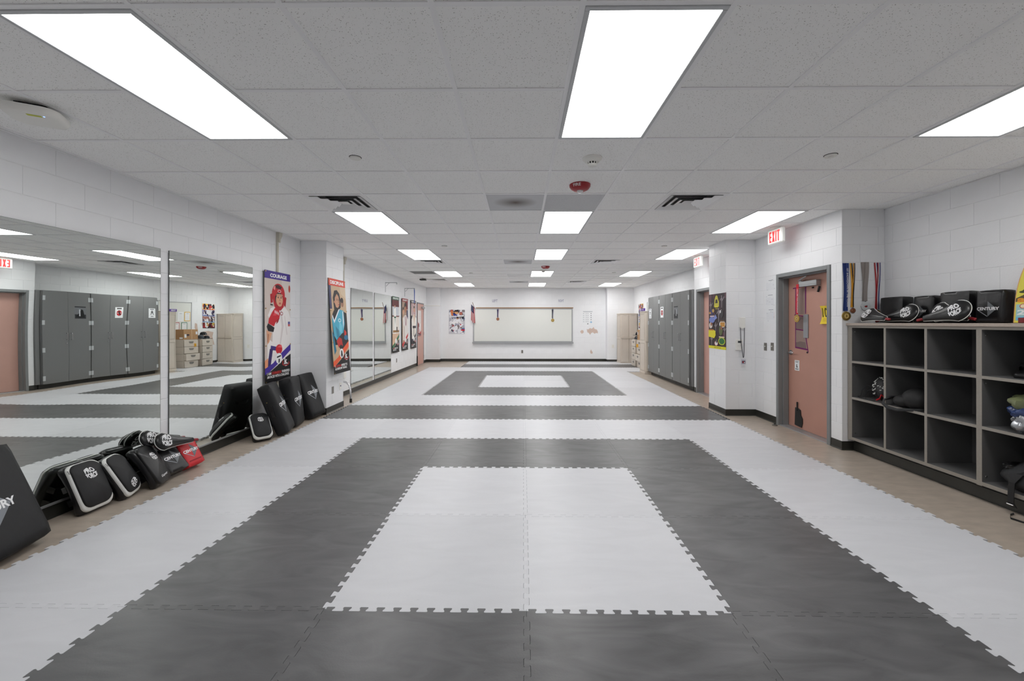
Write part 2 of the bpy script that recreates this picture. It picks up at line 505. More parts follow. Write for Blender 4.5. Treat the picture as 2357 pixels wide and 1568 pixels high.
for i, nm in enumerate(NAMES):
    p0, p1 = Vector(P[i] + (0,)), Vector(P[(i + 1) % len(P)] + (0,))
    L = (p1 - p0).length; d = (p1 - p0) / L
    op = OPEN.get(nm)
    # solid backing with the mortar face 4 mm behind the block faces
    mb = MB()
    rects = [(0, L, 0, 2.86)] if not op else [(0, op[0], 0, 2.86), (op[1], L, 0, 2.86), (op[0], op[1], op[2], 2.86)]
    ths = .14
    pp, pn = Vector(P[i - 1] + (0,)), Vector(P[(i + 2) % len(P)] + (0,))
    e0 = .01 if (p0 - pp).cross(d).z < 0 else -.0045      # right turn: inner corner, left turn: outer corner
    e1 = .01 if d.cross(pn - p1).z < 0 else -.0045
    for (a, b_, c, e) in rects: mb.box(a - (e0 if a == 0 else 0), b_ + (e1 if b_ == L else 0), .0029, ths, c, e, PAINT)
    w = mb.obj(nm)
    w.matrix_world = Matrix(((d.x, -d.y, 0, p0.x), (d.y, d.x, 0, p0.y), (0, 0, 1, 0), (0, 0, 0, 1)))
    struct(w); walls[nm] = w
    if nm == 'wall_front': continue
    s_lo = 0
    if nm == 'wall_left': s_lo = 4.8        # nothing nearer the lens is in view
    s_hi = L
    if nm == 'wall_right': s_hi = 2.3
    z = ZOFF - CH; row = 0
    phase = {'wall_left': .13, 'wall_back': .05, 'wall_right': .10, 'wall_left_far': .2}.get(nm, 0)
    while z < ZC:
        z0, z1 = max(z, 0), min(z + CH, ZC + .02)
        off = (CW / 2 if row % 2 else 0) + phase - CW
        s = off
        while s < s_hi:
            a, b_ = max(s, s_lo), min(s + CW, s_hi)
            s += CW
            segs = [(a, b_)]
            if op and z0 < op[2] - .01:
                segs = [(a, min(b_, op[0])), (max(a, op[1]), b_)]
            for a, b_ in segs:
                if b_ - a > .02 and z1 - z0 > .02:
                    o = link('block', block_mesh(b_ - a, z1 - z0), w, (a, .0026, z0))
        z += CH; row += 1
    # rubber base
    mb = MB()
    bs = [(0, L)] if not op else [(0, op[0]), (op[1], L)]
    for a, b_ in bs:
        if b_ - a < .01: continue
        a2 = a + (0 if a > 0 else 0); 
        mb.prism([(-.006, 0), (.002, 0), (.002, .1), (-.002, .1), (-.004, .012), (-.012, .004)], a - (.006 if a == 0 else 0), b_ + (.006 if b_ == L else 0), BASEB, 'yz')
    bo = mb.obj(nm.replace('wall', 'baseboard'))
    bo.matrix_world = w.matrix_world.copy()
    struct(bo)

fl = MB().box(-3.6, 4.3, -2.7, 15.4, -.12, 0, FLOORM).obj('floor'); struct(fl)

# ---- suspended ceiling
X0, Y0, T = .2507, 1.6464, .6096
ceil = MB().box(-3.6, 4.3, -2.7, 15.4, 2.84, 2.9, DARKGAP).obj('ceiling'); struct(ceil)
tilem = {}
def tile_obj(x0, x1, y0, y1, m, nm='ceiling_tile', tilt=0):
    k = (round(x1 - x0, 3), round(y1 - y0, 3), m.name)
    if k not in tilem:
        w_, h_ = k[0] / 2, k[1] / 2
        tilem[k] = MB().box(-w_, w_, -h_, h_, 0, .016, m, .002).mesh('ceiling_tile')
    o = link(nm, tilem[k], ceil, ((x0 + x1) / 2, (y0 + y1) / 2, ZC + .006))
    if tilt: o.rotation_euler = (tilt, 0, 0); o.location.z += .02
    return o
CI0, CI1 = -7, 6
def isin(i, j):
    return False
lights = [(c, r) for c in (-4, 0, 4) for r in (0, 5, 9, 14, 19)]
skip = set()
for c, r in lights: skip |= {(c, r), (c, r + 1)}
blights = []
for c, r in blights: skip |= {(c, r), (c, r + 1)}
vents = [(-4, 4), (2, 4), (-4, 11), (2, 11), (-5, 17), (2, 18)]
skip |= set(vents)
special = {(-1, 4): STAIN, (0, 4): PERF, (-1, 11): STAIN, (-1, 18): STAIN, (-5, 14): DUCTGREY}
skip.add((-1, 15))
back_tiles = MB()
def outside(x, y):
    if x > 3.64 and 4.75 < y < 8.55: return True
    if x > 3.2 and 6.45 < y < 6.9: return True
    return False
for j in range(-7, 23):
    for i in range(CI0, CI1 + 1):
        if (i, j) in skip: continue
        x0, x1 = max(X0 + i * T + .004, -3.447), min(X0 + (i + 1) * T - .004, 4.117)
        y0, y1 = max(Y0 + j * T + .004, -2.59), min(Y0 + (j + 1) * T - .004, 15.26)
        if x1 - x0 < .03 or y1 - y0 < .03 or outside(x0 + .02, (y0 + y1) / 2): continue
        if j < -1:
            back_tiles.box(x0, x1, y0, y1, ZC + .006, ZC + .022, TILE)
        else:
            tile_obj(x0, x1, y0, y1, special.get((i, j), TILE))
bt = back_tiles.obj('ceiling_tile', ceil); bt['kind'] = 'stuff'
# T bars: long main runners in depth, cross bars between them
for i in range(CI0 + 1, CI1 + 1):
    x = X0 + i * T
    y1 = 15.27; y0 = -2.6
    o = MB().box(x - .012, x + .012, y0, y1, ZC, ZC + .006, GRID).box(x - .002, x + .002, y0, y1, ZC + .006, ZC + .04, GRID).obj('main_runner', ceil)
for j in range(-6, 23):
    y = Y0 + j * T
    cuts = sorted(c for c, r in lights + blights if r + 1 == j)
    xs = -3.45
    for c in cuts + [None]:
        xe = 4.12 if c is None else X0 + c * T - .01
        MB().box(xs, xe, y - .012, y + .012, ZC + .0006, ZC + .0055, GRID).box(xs, xe, y - .002, y + .002, ZC + .006, ZC + .04, GRID).obj('cross_bar', ceil)
        if c is not None: xs = X0 + (c + 1) * T + .01
# wall angle
for i, nm in enumerate(NAMES):
    wobj = walls[nm]; L = (Vector(P[(i + 1) % len(P)]) - Vector(P[i])).length
    mb = MB().box(0, L, -.02, 0, ZC - .001, ZC + .003, GRID)
    o = mb.obj('wall_angle', ceil); o.matrix_world = wobj.matrix_world.copy(); 

ORD = ['nearest row', 'second row', 'third row', 'fourth row', 'last row by the far wall', ]
SIDE = {-4: 'left', 0: 'middle', 4: 'right'}
def make_light(c, r, label, k_=1):
    x = X0 + c * T; y = Y0 + r * T
    t = thing('ceiling_light', label, 'ceiling light', (x + T / 2, y + T, ZC), 'recessed ceiling light panels')
    a, b_ = T / 2 - .013, T - .013
    fr = MB()
    k = .022
    for (xa, xb, ya, yb) in ((-a, a, -b_, -b_ + k), (-a, a, b_ - k, b_), (-a, -a + k, -b_ + k, b_ - k), (a - k, a, -b_ + k, b_ - k)):
        fr.box(xa, xb, ya, yb, -.004, .02, LAMPF, .002)
    fr.obj('frame', t)
    MB().box(-a + k, a - k, -b_ + k, b_ - k, .001, .012, panel_mat(k_)).obj('diffuser', t)
    return t
for r_i, r in enumerate((0, 5, 9, 14, 19)):
    for c in (-4, 0, 4):
        make_light(c, r, 'lit white rectangular ceiling panel, %s, %s column' % (ORD[r_i], SIDE[c]), {(4, 5): .5, (4, 9): .75, (-4, 5): .9}.get((c, r), 1.27 if r >= 14 else 1.07))
for c, r in blights:
    make_light(c, r, 'lit white rectangular ceiling panel behind the viewer, %s column' % SIDE[c])

LOUV = mat('louvre_white', (228, 229, 230), .3, metal=.25)
# louvred air diffusers
def make_vent(c, r, label):
    x = X0 + (c + .5) * T; y = Y0 + (r + .5) * T
    t = thing('air_vent', label, 'air vent', (x, y, ZC), 'square air vents in the ceiling')
    a = T / 2 - .013
    def ring(mb, h0, h1, z0, z1, m):
        """sloped square ring from half size h0 at z0 to h1 at z1"""
        vs = [(sx * h0, sy_ * h0, z0) for sx, sy_ in ((-1, -1), (1, -1), (1, 1), (-1, 1))] + [(sx * h1, sy_ * h1, z1) for sx, sy_ in ((-1, -1), (1, -1), (1, 1), (-1, 1))]
        vs += [(v[0], v[1], v[2] + .003) for v in vs]
        fs = []
        for k in range(4):
            n_ = (k + 1) % 4
            fs += [(k, n_, 4 + n_, 4 + k), (8 + k, 12 + k, 12 + n_, 8 + n_)]
        mb.add(vs, fs, m)
    fr = MB(); ring(fr, a, a - .03, .0, .0, GRID); ring(fr, a - .03, a - .034, 0, .10, mat('duct_metal', (190, 190, 190), .4, metal=.4)); fr.obj('frame', t)
    MB().box(-a + .03, a - .03, -a + .03, a - .03, .1, .104, mat('duct_dark', (96, 96, 96), .8)).obj('duct', t)
    for k, (h0, h1) in enumerate(((.262, .205), (.188, .134), (.118, .064))):
        mb = MB(); ring(mb, h0, h1, -.006, .014, LOUV); mb.obj('louvre', t)
    MB().box(-.045, .045, -.045, .045, .004, .008, LOUV).obj('centre_plate', t)
    MB().box(-.26, .26, -.004, .004, .03, .036, ALU).obj('crossbar', t)
for (c, r), lb in zip(vents, ['louvred square air vent just before the second left light panel', 'louvred square air vent near the second right light panel',
        'louvred square air vent just past the third left light panel', 'louvred square air vent past the third row, right of middle',
        'far louvred air vent near the left wall before the last lights', 'farthest louvred air vent, right of the middle lights']):
    make_vent(c, r, lb)
# open slot in the ceiling
x, y = X0 - T, Y0 + 15 * T
t = thing('ceiling_slot_return', 'narrow dark slotted air return between middle ceiling tiles', 'air vent', (x + T / 2, y + T / 2, ZC))
MB().box(-.29, .29, -.29, -.08, .006, .02, TILE).box(-.29, .29, .0, .29, .006, .02, TILE).obj('filler_panel', t)
MB().box(-.29, .29, -.08, 0, .06, .07, DARKGAP).obj('slot', t)
MB().box(-.25, .25, -.045, -.035, .01, .016, ALU).obj('slot_blade', t)

# small ceiling fittings
def plate(x, y, r, label, big=False):
    t = thing('sprinkler_cover', label, 'sprinkler', (x, y, ZC + .006), 'round sprinkler covers in the ceiling')
    MB().lathe([(r + .004, .0), (r + .004, -.0015), (.001, -.0015)], (0, 0, 0), DARKGAP, 28).obj('gap_ring', t)
    MB().lathe([(r, -.003), (r, -.008), (r * .9, -.013), (.001, -.014)], (0, 0, 0), IVORY, 28).obj('cover_plate', t, smooth=True)
    if big:
        MB().lathe([(r * .45, -.011), (r * .4, -.02), (.001, -.02)], (0, 0, 0), IVORY, 20).obj('cap', t, smooth=True)
for k, (x, y, lb) in enumerate([(-1.284, 3.178, 'nearest left round white cover on the ceiling'), (2.378, 3.167, 'nearest right round white fitting on the ceiling'),
        (-1.273, 6.857, 'round white cover left of the third middle light'), (2.404, 6.885, 'round white cover before the third right light'),
        (-1.28, 10.589, 'distant round cover beside the fourth left light'), (2.389, 10.523, 'distant round cover beside the fourth right light')]):
    plate(x, y, .042, lb, k == 1)
def smoke(x, y, lb):
    t = thing('smoke_detector', lb, 'smoke detector', (x, y, ZC + .006), 'smoke detectors')
    MB().lathe([(.078, 0), (.078, -.008), (.062, -.014), (.055, -.03), (.05, -.034), (.001, -.034)], (0, 0, 0), IVORY, 30).obj('base', t, smooth=True)
    MB().lathe([(.034, -.03), (.034, -.052)], (0, 0, 0), DARKGAP, 20).obj('sensing_chamber', t, smooth=True)
    ribs = MB()
    for k in range(10):
        a = 2 * pi * k / 10
        ribs.cyl((.036 * cos(a), .036 * sin(a), -.03), (.034 * cos(a), .034 * sin(a), -.054), .004, .004, IVORY, 6)
    ribs.obj('vent_ribs', t)
    MB().lathe([(.038, -.05), (.03, -.062), (.02, -.066), (.001, -.066)], (0, 0, 0), IVORY, 24).obj('cap', t, smooth=True)
smoke(.56, 3.21, 'cream smoke detector nearest, before the red fire strobe')
smoke(.553, 9.95, 'small distant smoke detector past the third middle light')
def strobe(x, y, lb):
    t = thing('fire_strobe', lb, 'fire alarm', (x, y, ZC + .006), 'red ceiling fire alarms')
    MB().lathe([(.098, 0), (.096, -.02), (.08, -.042), (.055, -.056), (.001, -.058)], (0, 0, 0), REDPL, 34).obj('housing', t, smooth=True)
    MB().lathe([(.03, -.05), (.028, -.066), (.014, -.078), (.001, -.08)], (0, -.005, 0), mat('clear_lens', (225, 225, 225), .1), 18).obj('strobe_lens', t, smooth=True)
    p = Print(.0003)
    p.text('FIRE', -.035, .035, 0, .022, (235, 230, 230), .02)
    p.obj('lettering', lambda a, b_, h: (a - .03, -sqrt(max(.0001, (.0965 - .5 * (b_ )) ** 2 - (a - .03) ** 2)) - h, -.014 - b_ * .9 + .0 + (.0)), t) if False else \
        p.obj('lettering', lambda a, b_, h: (lambda an, r, z: (r * cos(an), r * sin(an), z))(-pi / 2 - .45 + a / .09, .0992 - (.022 - b_) * .45 + h, -.011 - (.022 - b_) * 1.1), t)
strobe(.554, 3.83, 'red round ceiling fire strobe nearest the viewer')
strobe(.569, 9.35, 'small red fire strobe past the third middle light')

# wireless access point
t = thing('wireless_access_point', 'white rounded wireless access point on the ceiling, upper left corner', 'access point',
          M=Matrix.Translation((-2.90, 2.43, ZC - .003)) @ Matrix.Rotation(radians(30), 4, 'Z') @ Matrix.Scale(1.12, 4))
def rrect(w, h, r, n=6):
    pts = []
    for cx, cy_, a0 in ((w - r, h - r, 0), (-w + r, h - r, 90), (-w + r, -h + r, 180), (w - r, -h + r, 270)):
        for k in range(n + 1):
            a = radians(a0 + 90 * k / n); pts.append((cx + r * cos(a), cy_ + r * sin(a)))
    return pts
def loft(mb, rings, m, close=True):
    n_ = len(rings[0]); vs = [p for r in rings for p in r]; fs = []
    for i in range(len(rings) - 1):
        for k in range(n_): fs.append((i * n_ + k, i * n_ + (k + 1) % n_, (i + 1) * n_ + (k + 1) % n_, (i + 1) * n_ + k))
    if close: fs += [tuple(range(n_))[::-1], tuple(range((len(rings) - 1) * n_, len(rings) * n_))]
    mb.add(vs, fs, m)
mb = MB()
loft(mb, [[(x, y, z) for x, y in rrect(w_, w_, r_)] for w_, r_, z in ((.092, .05, -.057), (.104, .055, -.052), (.112, .06, -.036), (.112, .06, -.02), (.09, .05, -.012))], IVORY)
mb.obj('housing', t, smooth=True, ang=60)
MB().box(-.06, .06, -.06, .06, -.014, .004, DARKGAP).obj('bracket', t)
MB().tube([(.02, .06, 0), (.03, .07, -.01), (.03, .06, -.018)], .004, mat('green_cable', (20, 110, 70), .5), 6).obj('cable', t)
MB().box(-.01, .045, -.075, -.055, -.0585, -.0572, mat('yellow_tag', (190, 196, 60), .5)).obj('sticker', t)
MB().cyl((.055, -.07, -.0565), (.055, -.07, -.0582), .004, .004, mat('blue_led', (120, 160, 255), .3, emit=3), 8).obj('status_light', t)

# small dark ceiling device at the far left
t = thing('ceiling_projector_mount', 'small dark device with a cable under the far left ceiling', 'ceiling device', (-2.83, 11.9, ZC))
MB().box(-.09, .09, -.07, .07, -.05, -.012, mat('dark_device', (58, 58, 58), .5), .01).obj('housing', t)
MB().cyl((0, 0, -.012), (0, 0, .003), .03, .03, ALU, 12).obj('mount', t)
MB().tube([(.08, .0, -.03), (.22, .05, -.02), (.4, .18, -.02), (.6, .3, -.004)], .006, IVORY, 6).obj('cable', t)

# exit signs: face -y? they face across the room, edge fixed to the ceiling
def exit_sign(x, y, lb, wid=.31, hgt=.20):
    t = thing('exit_sign', lb, 'exit sign', (x, y, ZC), 'lit exit signs')
    body = MB(); body.box(-.028, .028, -wid / 2, wid / 2, -hgt - .018, -.018, mat('sign_white', (238, 238, 234), .4, emit=.05), .014)
    body.obj('housing', t)
    MB().lathe([(.075, .004), (.075, -.006), (.06, -.018), (.001, -.018)], (0, 0, 0), IVORY, 24).obj('canopy', t, smooth=True)
    for sd in (-1, 1):
        p = Print(.0003)
        red = mat('exit_red', (236, 50, 50), .4, emit=.2)
        w_ = [.2, .27, .1, .24]; g = .045
        xs = -.115; hh = .145; st = .022
        def bar(a, b_, c, d): p.rect(a, b_, c, d, (246, 70, 66))
        z0 = -.0725
        x_ = -.108
        bar(x_, x_ + st, z0, z0 + hh); 
        for zz in (z0, z0 + hh / 2 - st / 2, z0 + hh - st): bar(x_, x_ + .048, zz, zz + st)
        x_ = -.045
        p.poly([(x_, z0), (x_ + .024, z0), (x_ + .056, z0 + hh), (x_ + .032, z0 + hh)], (246, 70, 66))
        p.poly([(x_ + .032, z0), (x_ + .056, z0), (x_ + .024, z0 + hh), (x_, z0 + hh)], (246, 70, 66))
        x_ = .027; bar(x_, x_ + st, z0, z0 + hh)
        x_ = .062; bar(x_, x_ + .055, z0 + hh - st, z0 + hh); bar(x_ + .017, x_ + .039, z0, z0 + hh)
        p.mb.mats = [red for _ in p.mb.mats]
        if sd < 0: p.obj('lettering', lambda a, b_, h: (-.0283 - h, -a, -hgt / 2 - .018 + b_), t)
        else: p.obj('lettering', lambda a, b_, h: (.0283 + h, a, -hgt / 2 - .018 + b_), t)
exit_sign(3.44, 5.55, 'white exit sign with red letters over the near right doorway')
exit_sign(3.40, 7.88, 'white exit sign with red letters farther away, by the pier')

# ------------------------------------------------------------------ floor mats: one interlocking field of tiles
def seam(n=12, amp=.0145):
    """x in 0..1, returns list of (t, offset) of a dovetail line"""
    pts = [(0, 0)]
    p_ = 1 / n
    for k in range(n):
        c = k * p_
        a = amp
        # up tooth then down tooth
        q = [(.10, -a), (.08, -a * .2), (.165, .35 * a), (.125, a), (.155, a), (.50, a), (.53, a * .9), (.53, .6 * a), (.485, 0), (.53, -a * .6), (.56, -a * .9), (.60, -a), (.93, -a)]
        q = [(.02, -a), (.13, -a), (.165, -.75 * a), (.165, -.45 * a), (.125, 0), (.085, .45 * a), (.085, .75 * a), (.12, a), (.55, a), (.585, .75 * a), (.585, .45 * a), (.545, 0), (.505, -.45 * a), (.505, -.75 * a), (.54, -a), (.98, -a)]
        if k == 0: q = q[4:]; q[0] = (.125, 0)
        if k == n - 1: q = q[:12]
        pts += [(c + u * p_, o) for u, o in q]
    pts.append((1, 0))
    return pts
def mat_mesh(m, thick=.0245):
    S = seam()
    hor = [(t_, o) for t_, o in S]
    ver = [(-o, t_) for t_, o in S]
    loop = hor[:-1]                                             # bottom edge, left to right
    loop += [(1 + x, y) for x, y in ver[:-1]]                   # right edge, up
    loop += [(x, 1 + y) for x, y in hor[::-1][:-1]]             # top, right to left
    loop += [(x, y) for x, y in ver[::-1][:-1]]                 # left, down
    k = .9990
    top = [((x - .5) * k, (y - .5) * k) for x, y in loop]
    n_ = len(top)
    k2 = .9980
    top2 = [((x - .5) * k2, (y - .5) * k2) for x, y in loop]
    vs = [(x, y, 0) for x, y in top] + [(x, y, thick - .0012) for x, y in top] + [(x, y, thick) for x, y in top2]
    fs = [tuple(range(2 * n_, 3 * n_))]
    for i in range(n_):
        j = (i + 1) % n_
        fs += [(i, j, n_ + j, n_ + i), (n_ + i, n_ + j, 2 * n_ + j, 2 * n_ + i)]
    return MB().add(vs, fs, m).mesh('mat_tile')
field = thing('interlocking_mat_floor', 'light and dark grey interlocking foam mats covering the training floor', 'floor mats', (0, 0, 0))
mlight, mdark = mat_mesh(FOAML), mat_mesh(FOAMD)
def cell_colour(i, j):
    if -1 <= j < 3 and -2 <= i < 2: return mlight if (-1 <= i < 1 and 0 <= j < 2) else mdark
    if j == 4: return mdark
    if 6 <= j < 10 and -2 <= i < 2: return mlight if (-1 <= i < 1 and 7 <= j < 9) else mdark
    if j == 11: return mdark
    return mlight
YM = -.0065
for j in range(-3, 13):
    i0, i1 = -3, 3
    if j >= 10: i1 = 4
    if j >= 11: i0 = -2
    if j == 10: i0 = -3
    for i in range(i0, i1):
        me = cell_colour(i, j)
        a, b_ = .0169 + i + .5, 2.017 + j + .5
        o = link('mat_tile', me, field, (a - b_ * YM, b_ + a * YM, 0))
        o.rotation_euler = (0, 0, YM)
exec_later = []
#@@PART2
# ------------------------------------------------------------------ left wall: mirrors, banners, fittings
def mirror(y0, y1, x, lb, z0=.105, z1=2.145, rot=.0075):
    w = y1 - y0
    M = Matrix.Translation((x, y0, 0)) @ Matrix.Rotation(-rot, 4, 'Z')
    t = thing('wall_mirror', lb, 'mirror', group='tall frameless wall mirrors', M=M)
    MB().box(.0, .006, .001, w - .001, z0, z1, MIRROR).obj('glass', t)
    e = mat('mirror_edge', (60, 66, 64), .4)
    MB().box(-.001, .0065, -.001, .001, z0, z1, e).box(-.001, .0065, w - .001, w + .001, z0, z1, e).box(-.001, .0065, 0, w, z1, z1 + .0015, e).obj('edge', t)
    MB().box(-.001, .012, 0, w, z0 - .004, z0 + .012, ALU).obj('bottom_channel', t)
mirror(2.665, 3.882, -3.446, 'frameless wall mirror at the left edge, above the row of pads')
mirror(3.99, 5.225, -3.446, 'frameless wall mirror just left of the boy banner')
mirror(8.30, 9.50, -3.447, 'nearer narrow-looking mirror past the pilaster')
mirror(9.64, 10.85, -3.447, 'farther mirror past the pilaster, beside the green banner')

SK = (214, 160, 128); SKD = (176, 120, 92)
def bottom_art(p, w, h, col, line1, line2, dark=(24, 24, 26)):
    p.poly([(0, .065 * h), (.5 * w, .16 * h), (w, .27 * h), (w, .33 * h), (.6 * w, .25 * h), (.3 * w, .17 * h), (0, .13 * h)], col)
    p.poly([(0, 0), (w, 0), (w, .235 * h), (.75 * w, .20 * h), (.45 * w, .14 * h), (.2 * w, .10 * h), (0, .075 * h)], dark)
    p.ell(.52 * w, .205 * h, .125 * w, .05 * h, (240, 240, 240), 26)
    p.text('k', .74 * w, .86 * w, .148 * h, .205 * h, (245, 245, 245), .03)
    p.poly([(.66 * w, .18 * h), (.70 * w, .172 * h), (.66 * w, .164 * h)], (205, 40, 40))
    for a0, a1 in ((2.4, 6.9),):
        pts = []
        for k in range(17):
            a = a0 + (a1 - a0) * k / 16; pts.append((.80 * w + .15 * w * cos(a), .15 * h + .022 * h * sin(a)))
        for k in range(16, -1, -1):
            a = a0 + (a1 - a0) * k / 16; pts.append((.80 * w + .125 * w * cos(a), .15 * h + .016 * h * sin(a)))
        p.poly(pts, (205, 40, 40))
    p.rect(.71 * w, .89 * w, .144 * h, .151 * h, (225, 225, 225))
    p.rect(.76 * w, .84 * w, .124 * h, .129 * h, (225, 225, 225))
    for ln, yy in ((line1, .068), (line2, .038)):
        x = .07 * w
        for wd, wid, c in ln:
            p.text(wd, x, x + wid * w, yy * h, (yy + .024) * h, c, .03); x += wid * w + .02 * w
WH = (240, 240, 240); RD = (206, 44, 40)
def art_courage(p, w, h):
    p.rect(0, w, 0, h, (203, 190, 182))
    p.poly([(.62 * w, h), (w, h), (w, .5 * h), (.8 * w, .55 * h)], (214, 204, 198))
    p.ell(.97 * w, .86 * h, .04 * w, .035 * h, (190, 70, 50))
    # white uniform
    p.poly([(.12 * w, .60 * h), (.22 * w, .665 * h), (.42 * w, .69 * h), (.75 * w, .685 * h), (.93 * w, .64 * h), (w, .58 * h), (w, .10 * h), (.1 * w, .1 * h), (.1 * w, .40 * h), (.28 * w, .36 * h), (.3 * w, .5 * h)], (232, 228, 226))
    p.poly([(.55 * w, .69 * h), (.62 * w, .69 * h), (.72 * w, .5 * h), (.60 * w, .33 * h), (.56 * w, .34 * h), (.64 * w, .5 * h)], (212, 204, 202))
    p.poly([(.75 * w, .6 * h), (.78 * w, .6 * h), (.88 * w, .42 * h), (.84 * w, .42 * h)], (214, 206, 204))
    p.rect(.9 * w, .99 * w, .50 * h, .545 * h, (90, 90, 150)); p.rect(.9 * w, .99 * w, .50 * h, .52 * h, (190, 90, 90))
    p.ell(.64 * w, .62 * h, .06 * w, .018 * h, (150, 60, 70)); p.ell(.64 * w, .62 * h, .04 * w, .011 * h, (228, 222, 222))
    # belt knot and legs
    p.poly([(.22 * w, .33 * h), (.50 * w, .31 * h), (.50 * w, .275 * h), (.2 * w, .29 * h)], (60, 48, 120))
    p.poly([(.18 * w, .3 * h), (.3 * w, .3 * h), (.2 * w, .13 * h), (.08 * w, .13 * h)], (52, 40, 96))
    # forearm
    p.poly([(.06 * w, .47 * h), (.26 * w, .44 * h), (.16 * w, .36 * h), (.09 * w, .34 * h)], SK)
    p.poly([(.10 * w, .44 * h), (.16 * w, .43 * h), (.12 * w, .36 * h), (.09 * w, .36 * h)], SKD)
    p.poly([(.07 * w, .50 * h), (.12 * w, .53 * h), (.36 * w, .49 * h), (.32 * w, .45 * h), (.12 * w, .46 * h)], (32, 28, 30))
    # raised glove
    p.poly([(.13 * w, .53 * h), (.15 * w, .57 * h), (.27 * w, .63 * h), (.38 * w, .67 * h), (.52 * w, .665 * h), (.58 * w, .62 * h), (.55 * w, .57 * h), (.40 * w, .535 * h), (.34 * w, .50 * h)], (196, 30, 42))
    p.poly([(.30 * w, .60 * h), (.42 * w, .65 * h), (.5 * w, .645 * h), (.42 * w, .60 * h)], (222, 70, 78))
    for k in range(4): p.ell((.38 + .045 * k) * w, (.635 - .006 * k) * h, .014 * w, .016 * h, (236, 220, 220), 8)
    p.poly([(.46 * w, .56 * h), (.56 * w, .58 * h), (.5 * w, .54 * h), (.42 * w, .52 * h)], (150, 18, 30))
    # lower glove
    p.ell(.53 * w, .29 * h, .13 * w, .045 * h, (196, 30, 42)); p.poly([(.46 * w, .31 * h), (.62 * w, .33 * h), (.66 * w, .30 * h)], (228, 90, 96))
    p.poly([(0, .2 * h), (.12 * w, .22 * h), (.1 * w, .1 * h), (0, .1 * h)], (226, 150, 110))
    # helmet and face
    p.ell(.52 * w, .795 * h, .255 * w, .10 * h, (190, 28, 38), 30)
    p.poly([(.20 * w, .79 * h), (.28 * w, .80 * h), (.30 * w, .72 * h), (.22 * w, .71 * h)], (168, 20, 32))
    p.poly([(.78 * w, .78 * h), (.84 * w, .77 * h), (.80 * w, .68 * h), (.74 * w, .70 * h)], (168, 20, 32))
    p.poly([(.27 * w, .78 * h), (.78 * w, .77 * h), (.72 * w, .68 * h), (.60 * w, .648 * h), (.48 * w, .648 * h), (.36 * w, .68 * h)], (182, 24, 36))
    p.poly([(.36 * w, .87 * h), (.5 * w, .885 * h), (.66 * w, .865 * h), (.6 * w, .845 * h), (.45 * w, .848 * h)], (60, 14, 22))
    p.ell(.54 * w, .755 * h, .155 * w, .058 * h, (40, 18, 22), 24)
    p.ell(.555 * w, .745 * h, .135 * w, .057 * h, SK, 24)
    p.poly([(.42 * w, .785 * h), (.7 * w, .785 * h), (.66 * w, .80 * h), (.46 * w, .80 * h)], (196, 144, 116))
    p.ell(.505 * w, .766 * h, .028 * w, .005 * h, (58, 40, 38), 10); p.ell(.62 * w, .766 * h, .028 * w, .005 * h, (58, 40, 38), 10)
    p.rect(.475 * w, .54 * w, .775 * h, .779 * h, (120, 80, 62)); p.rect(.59 * w, .65 * w, .775 * h, .779 * h, (120, 80, 62))
    p.poly([(.56 * w, .765 * h), (.60 * w, .737 * h), (.545 * w, .737 * h)], (186, 132, 104))
    p.ell(.575 * w, .714 * h, .045 * w, .009 * h, (196, 84, 84), 12)
    p.poly([(.42 * w, .70 * h), (.70 * w, .70 * h), (.64 * w, .655 * h), (.5 * w, .655 * h)], (176, 24, 36))
    p.ell(.565 * w, .702 * h, .085 * w, .018 * h, SK, 14); p.ell(.57 * w, .712 * h, .042 * w, .008 * h, (188, 86, 84), 10)
    p.poly([(.20 * w, .705 * h), (.30 * w, .70 * h), (.31 * w, .69 * h), (.21 * w, .69 * h)], (28, 26, 28))
    p.poly([(.32 * w, .845 * h), (.36 * w, .87 * h), (.40 * w, .87 * h), (.38 * w, .83 * h)], (236, 150, 150))
    p.ell(.55 * w, .825 * h, .07 * w, .014 * h, (236, 200, 200), 14); p.ell(.55 * w, .825 * h, .05 * w, .009 * h, (190, 28, 38), 14)
    bottom_art(p, w, h, (66, 44, 150), [('I AM', .15, WH), ('COURAGEOUS', .37, RD), ('WHENEVER I', .33, WH)], [('AM FACED WITH A CHALLENGE.', .86, WH)])
    p.poly([(.44 * w, .225 * h), (.60 * w, .235 * h), (.60 * w, .222 * h), (.44 * w, .21 * h)], (30, 30, 34))
    p.poly([(.50 * w, .20 * h), (.56 * w, .20 * h), (.54 * w, .165 * h), (.50 * w, .165 * h)], (30, 30, 34))
    p.rect(0, w, .93 * h, h, (64, 42, 140)); p.text('COURAGE', .2 * w, .85 * w, .944 * h, .978 * h, WH, .04)
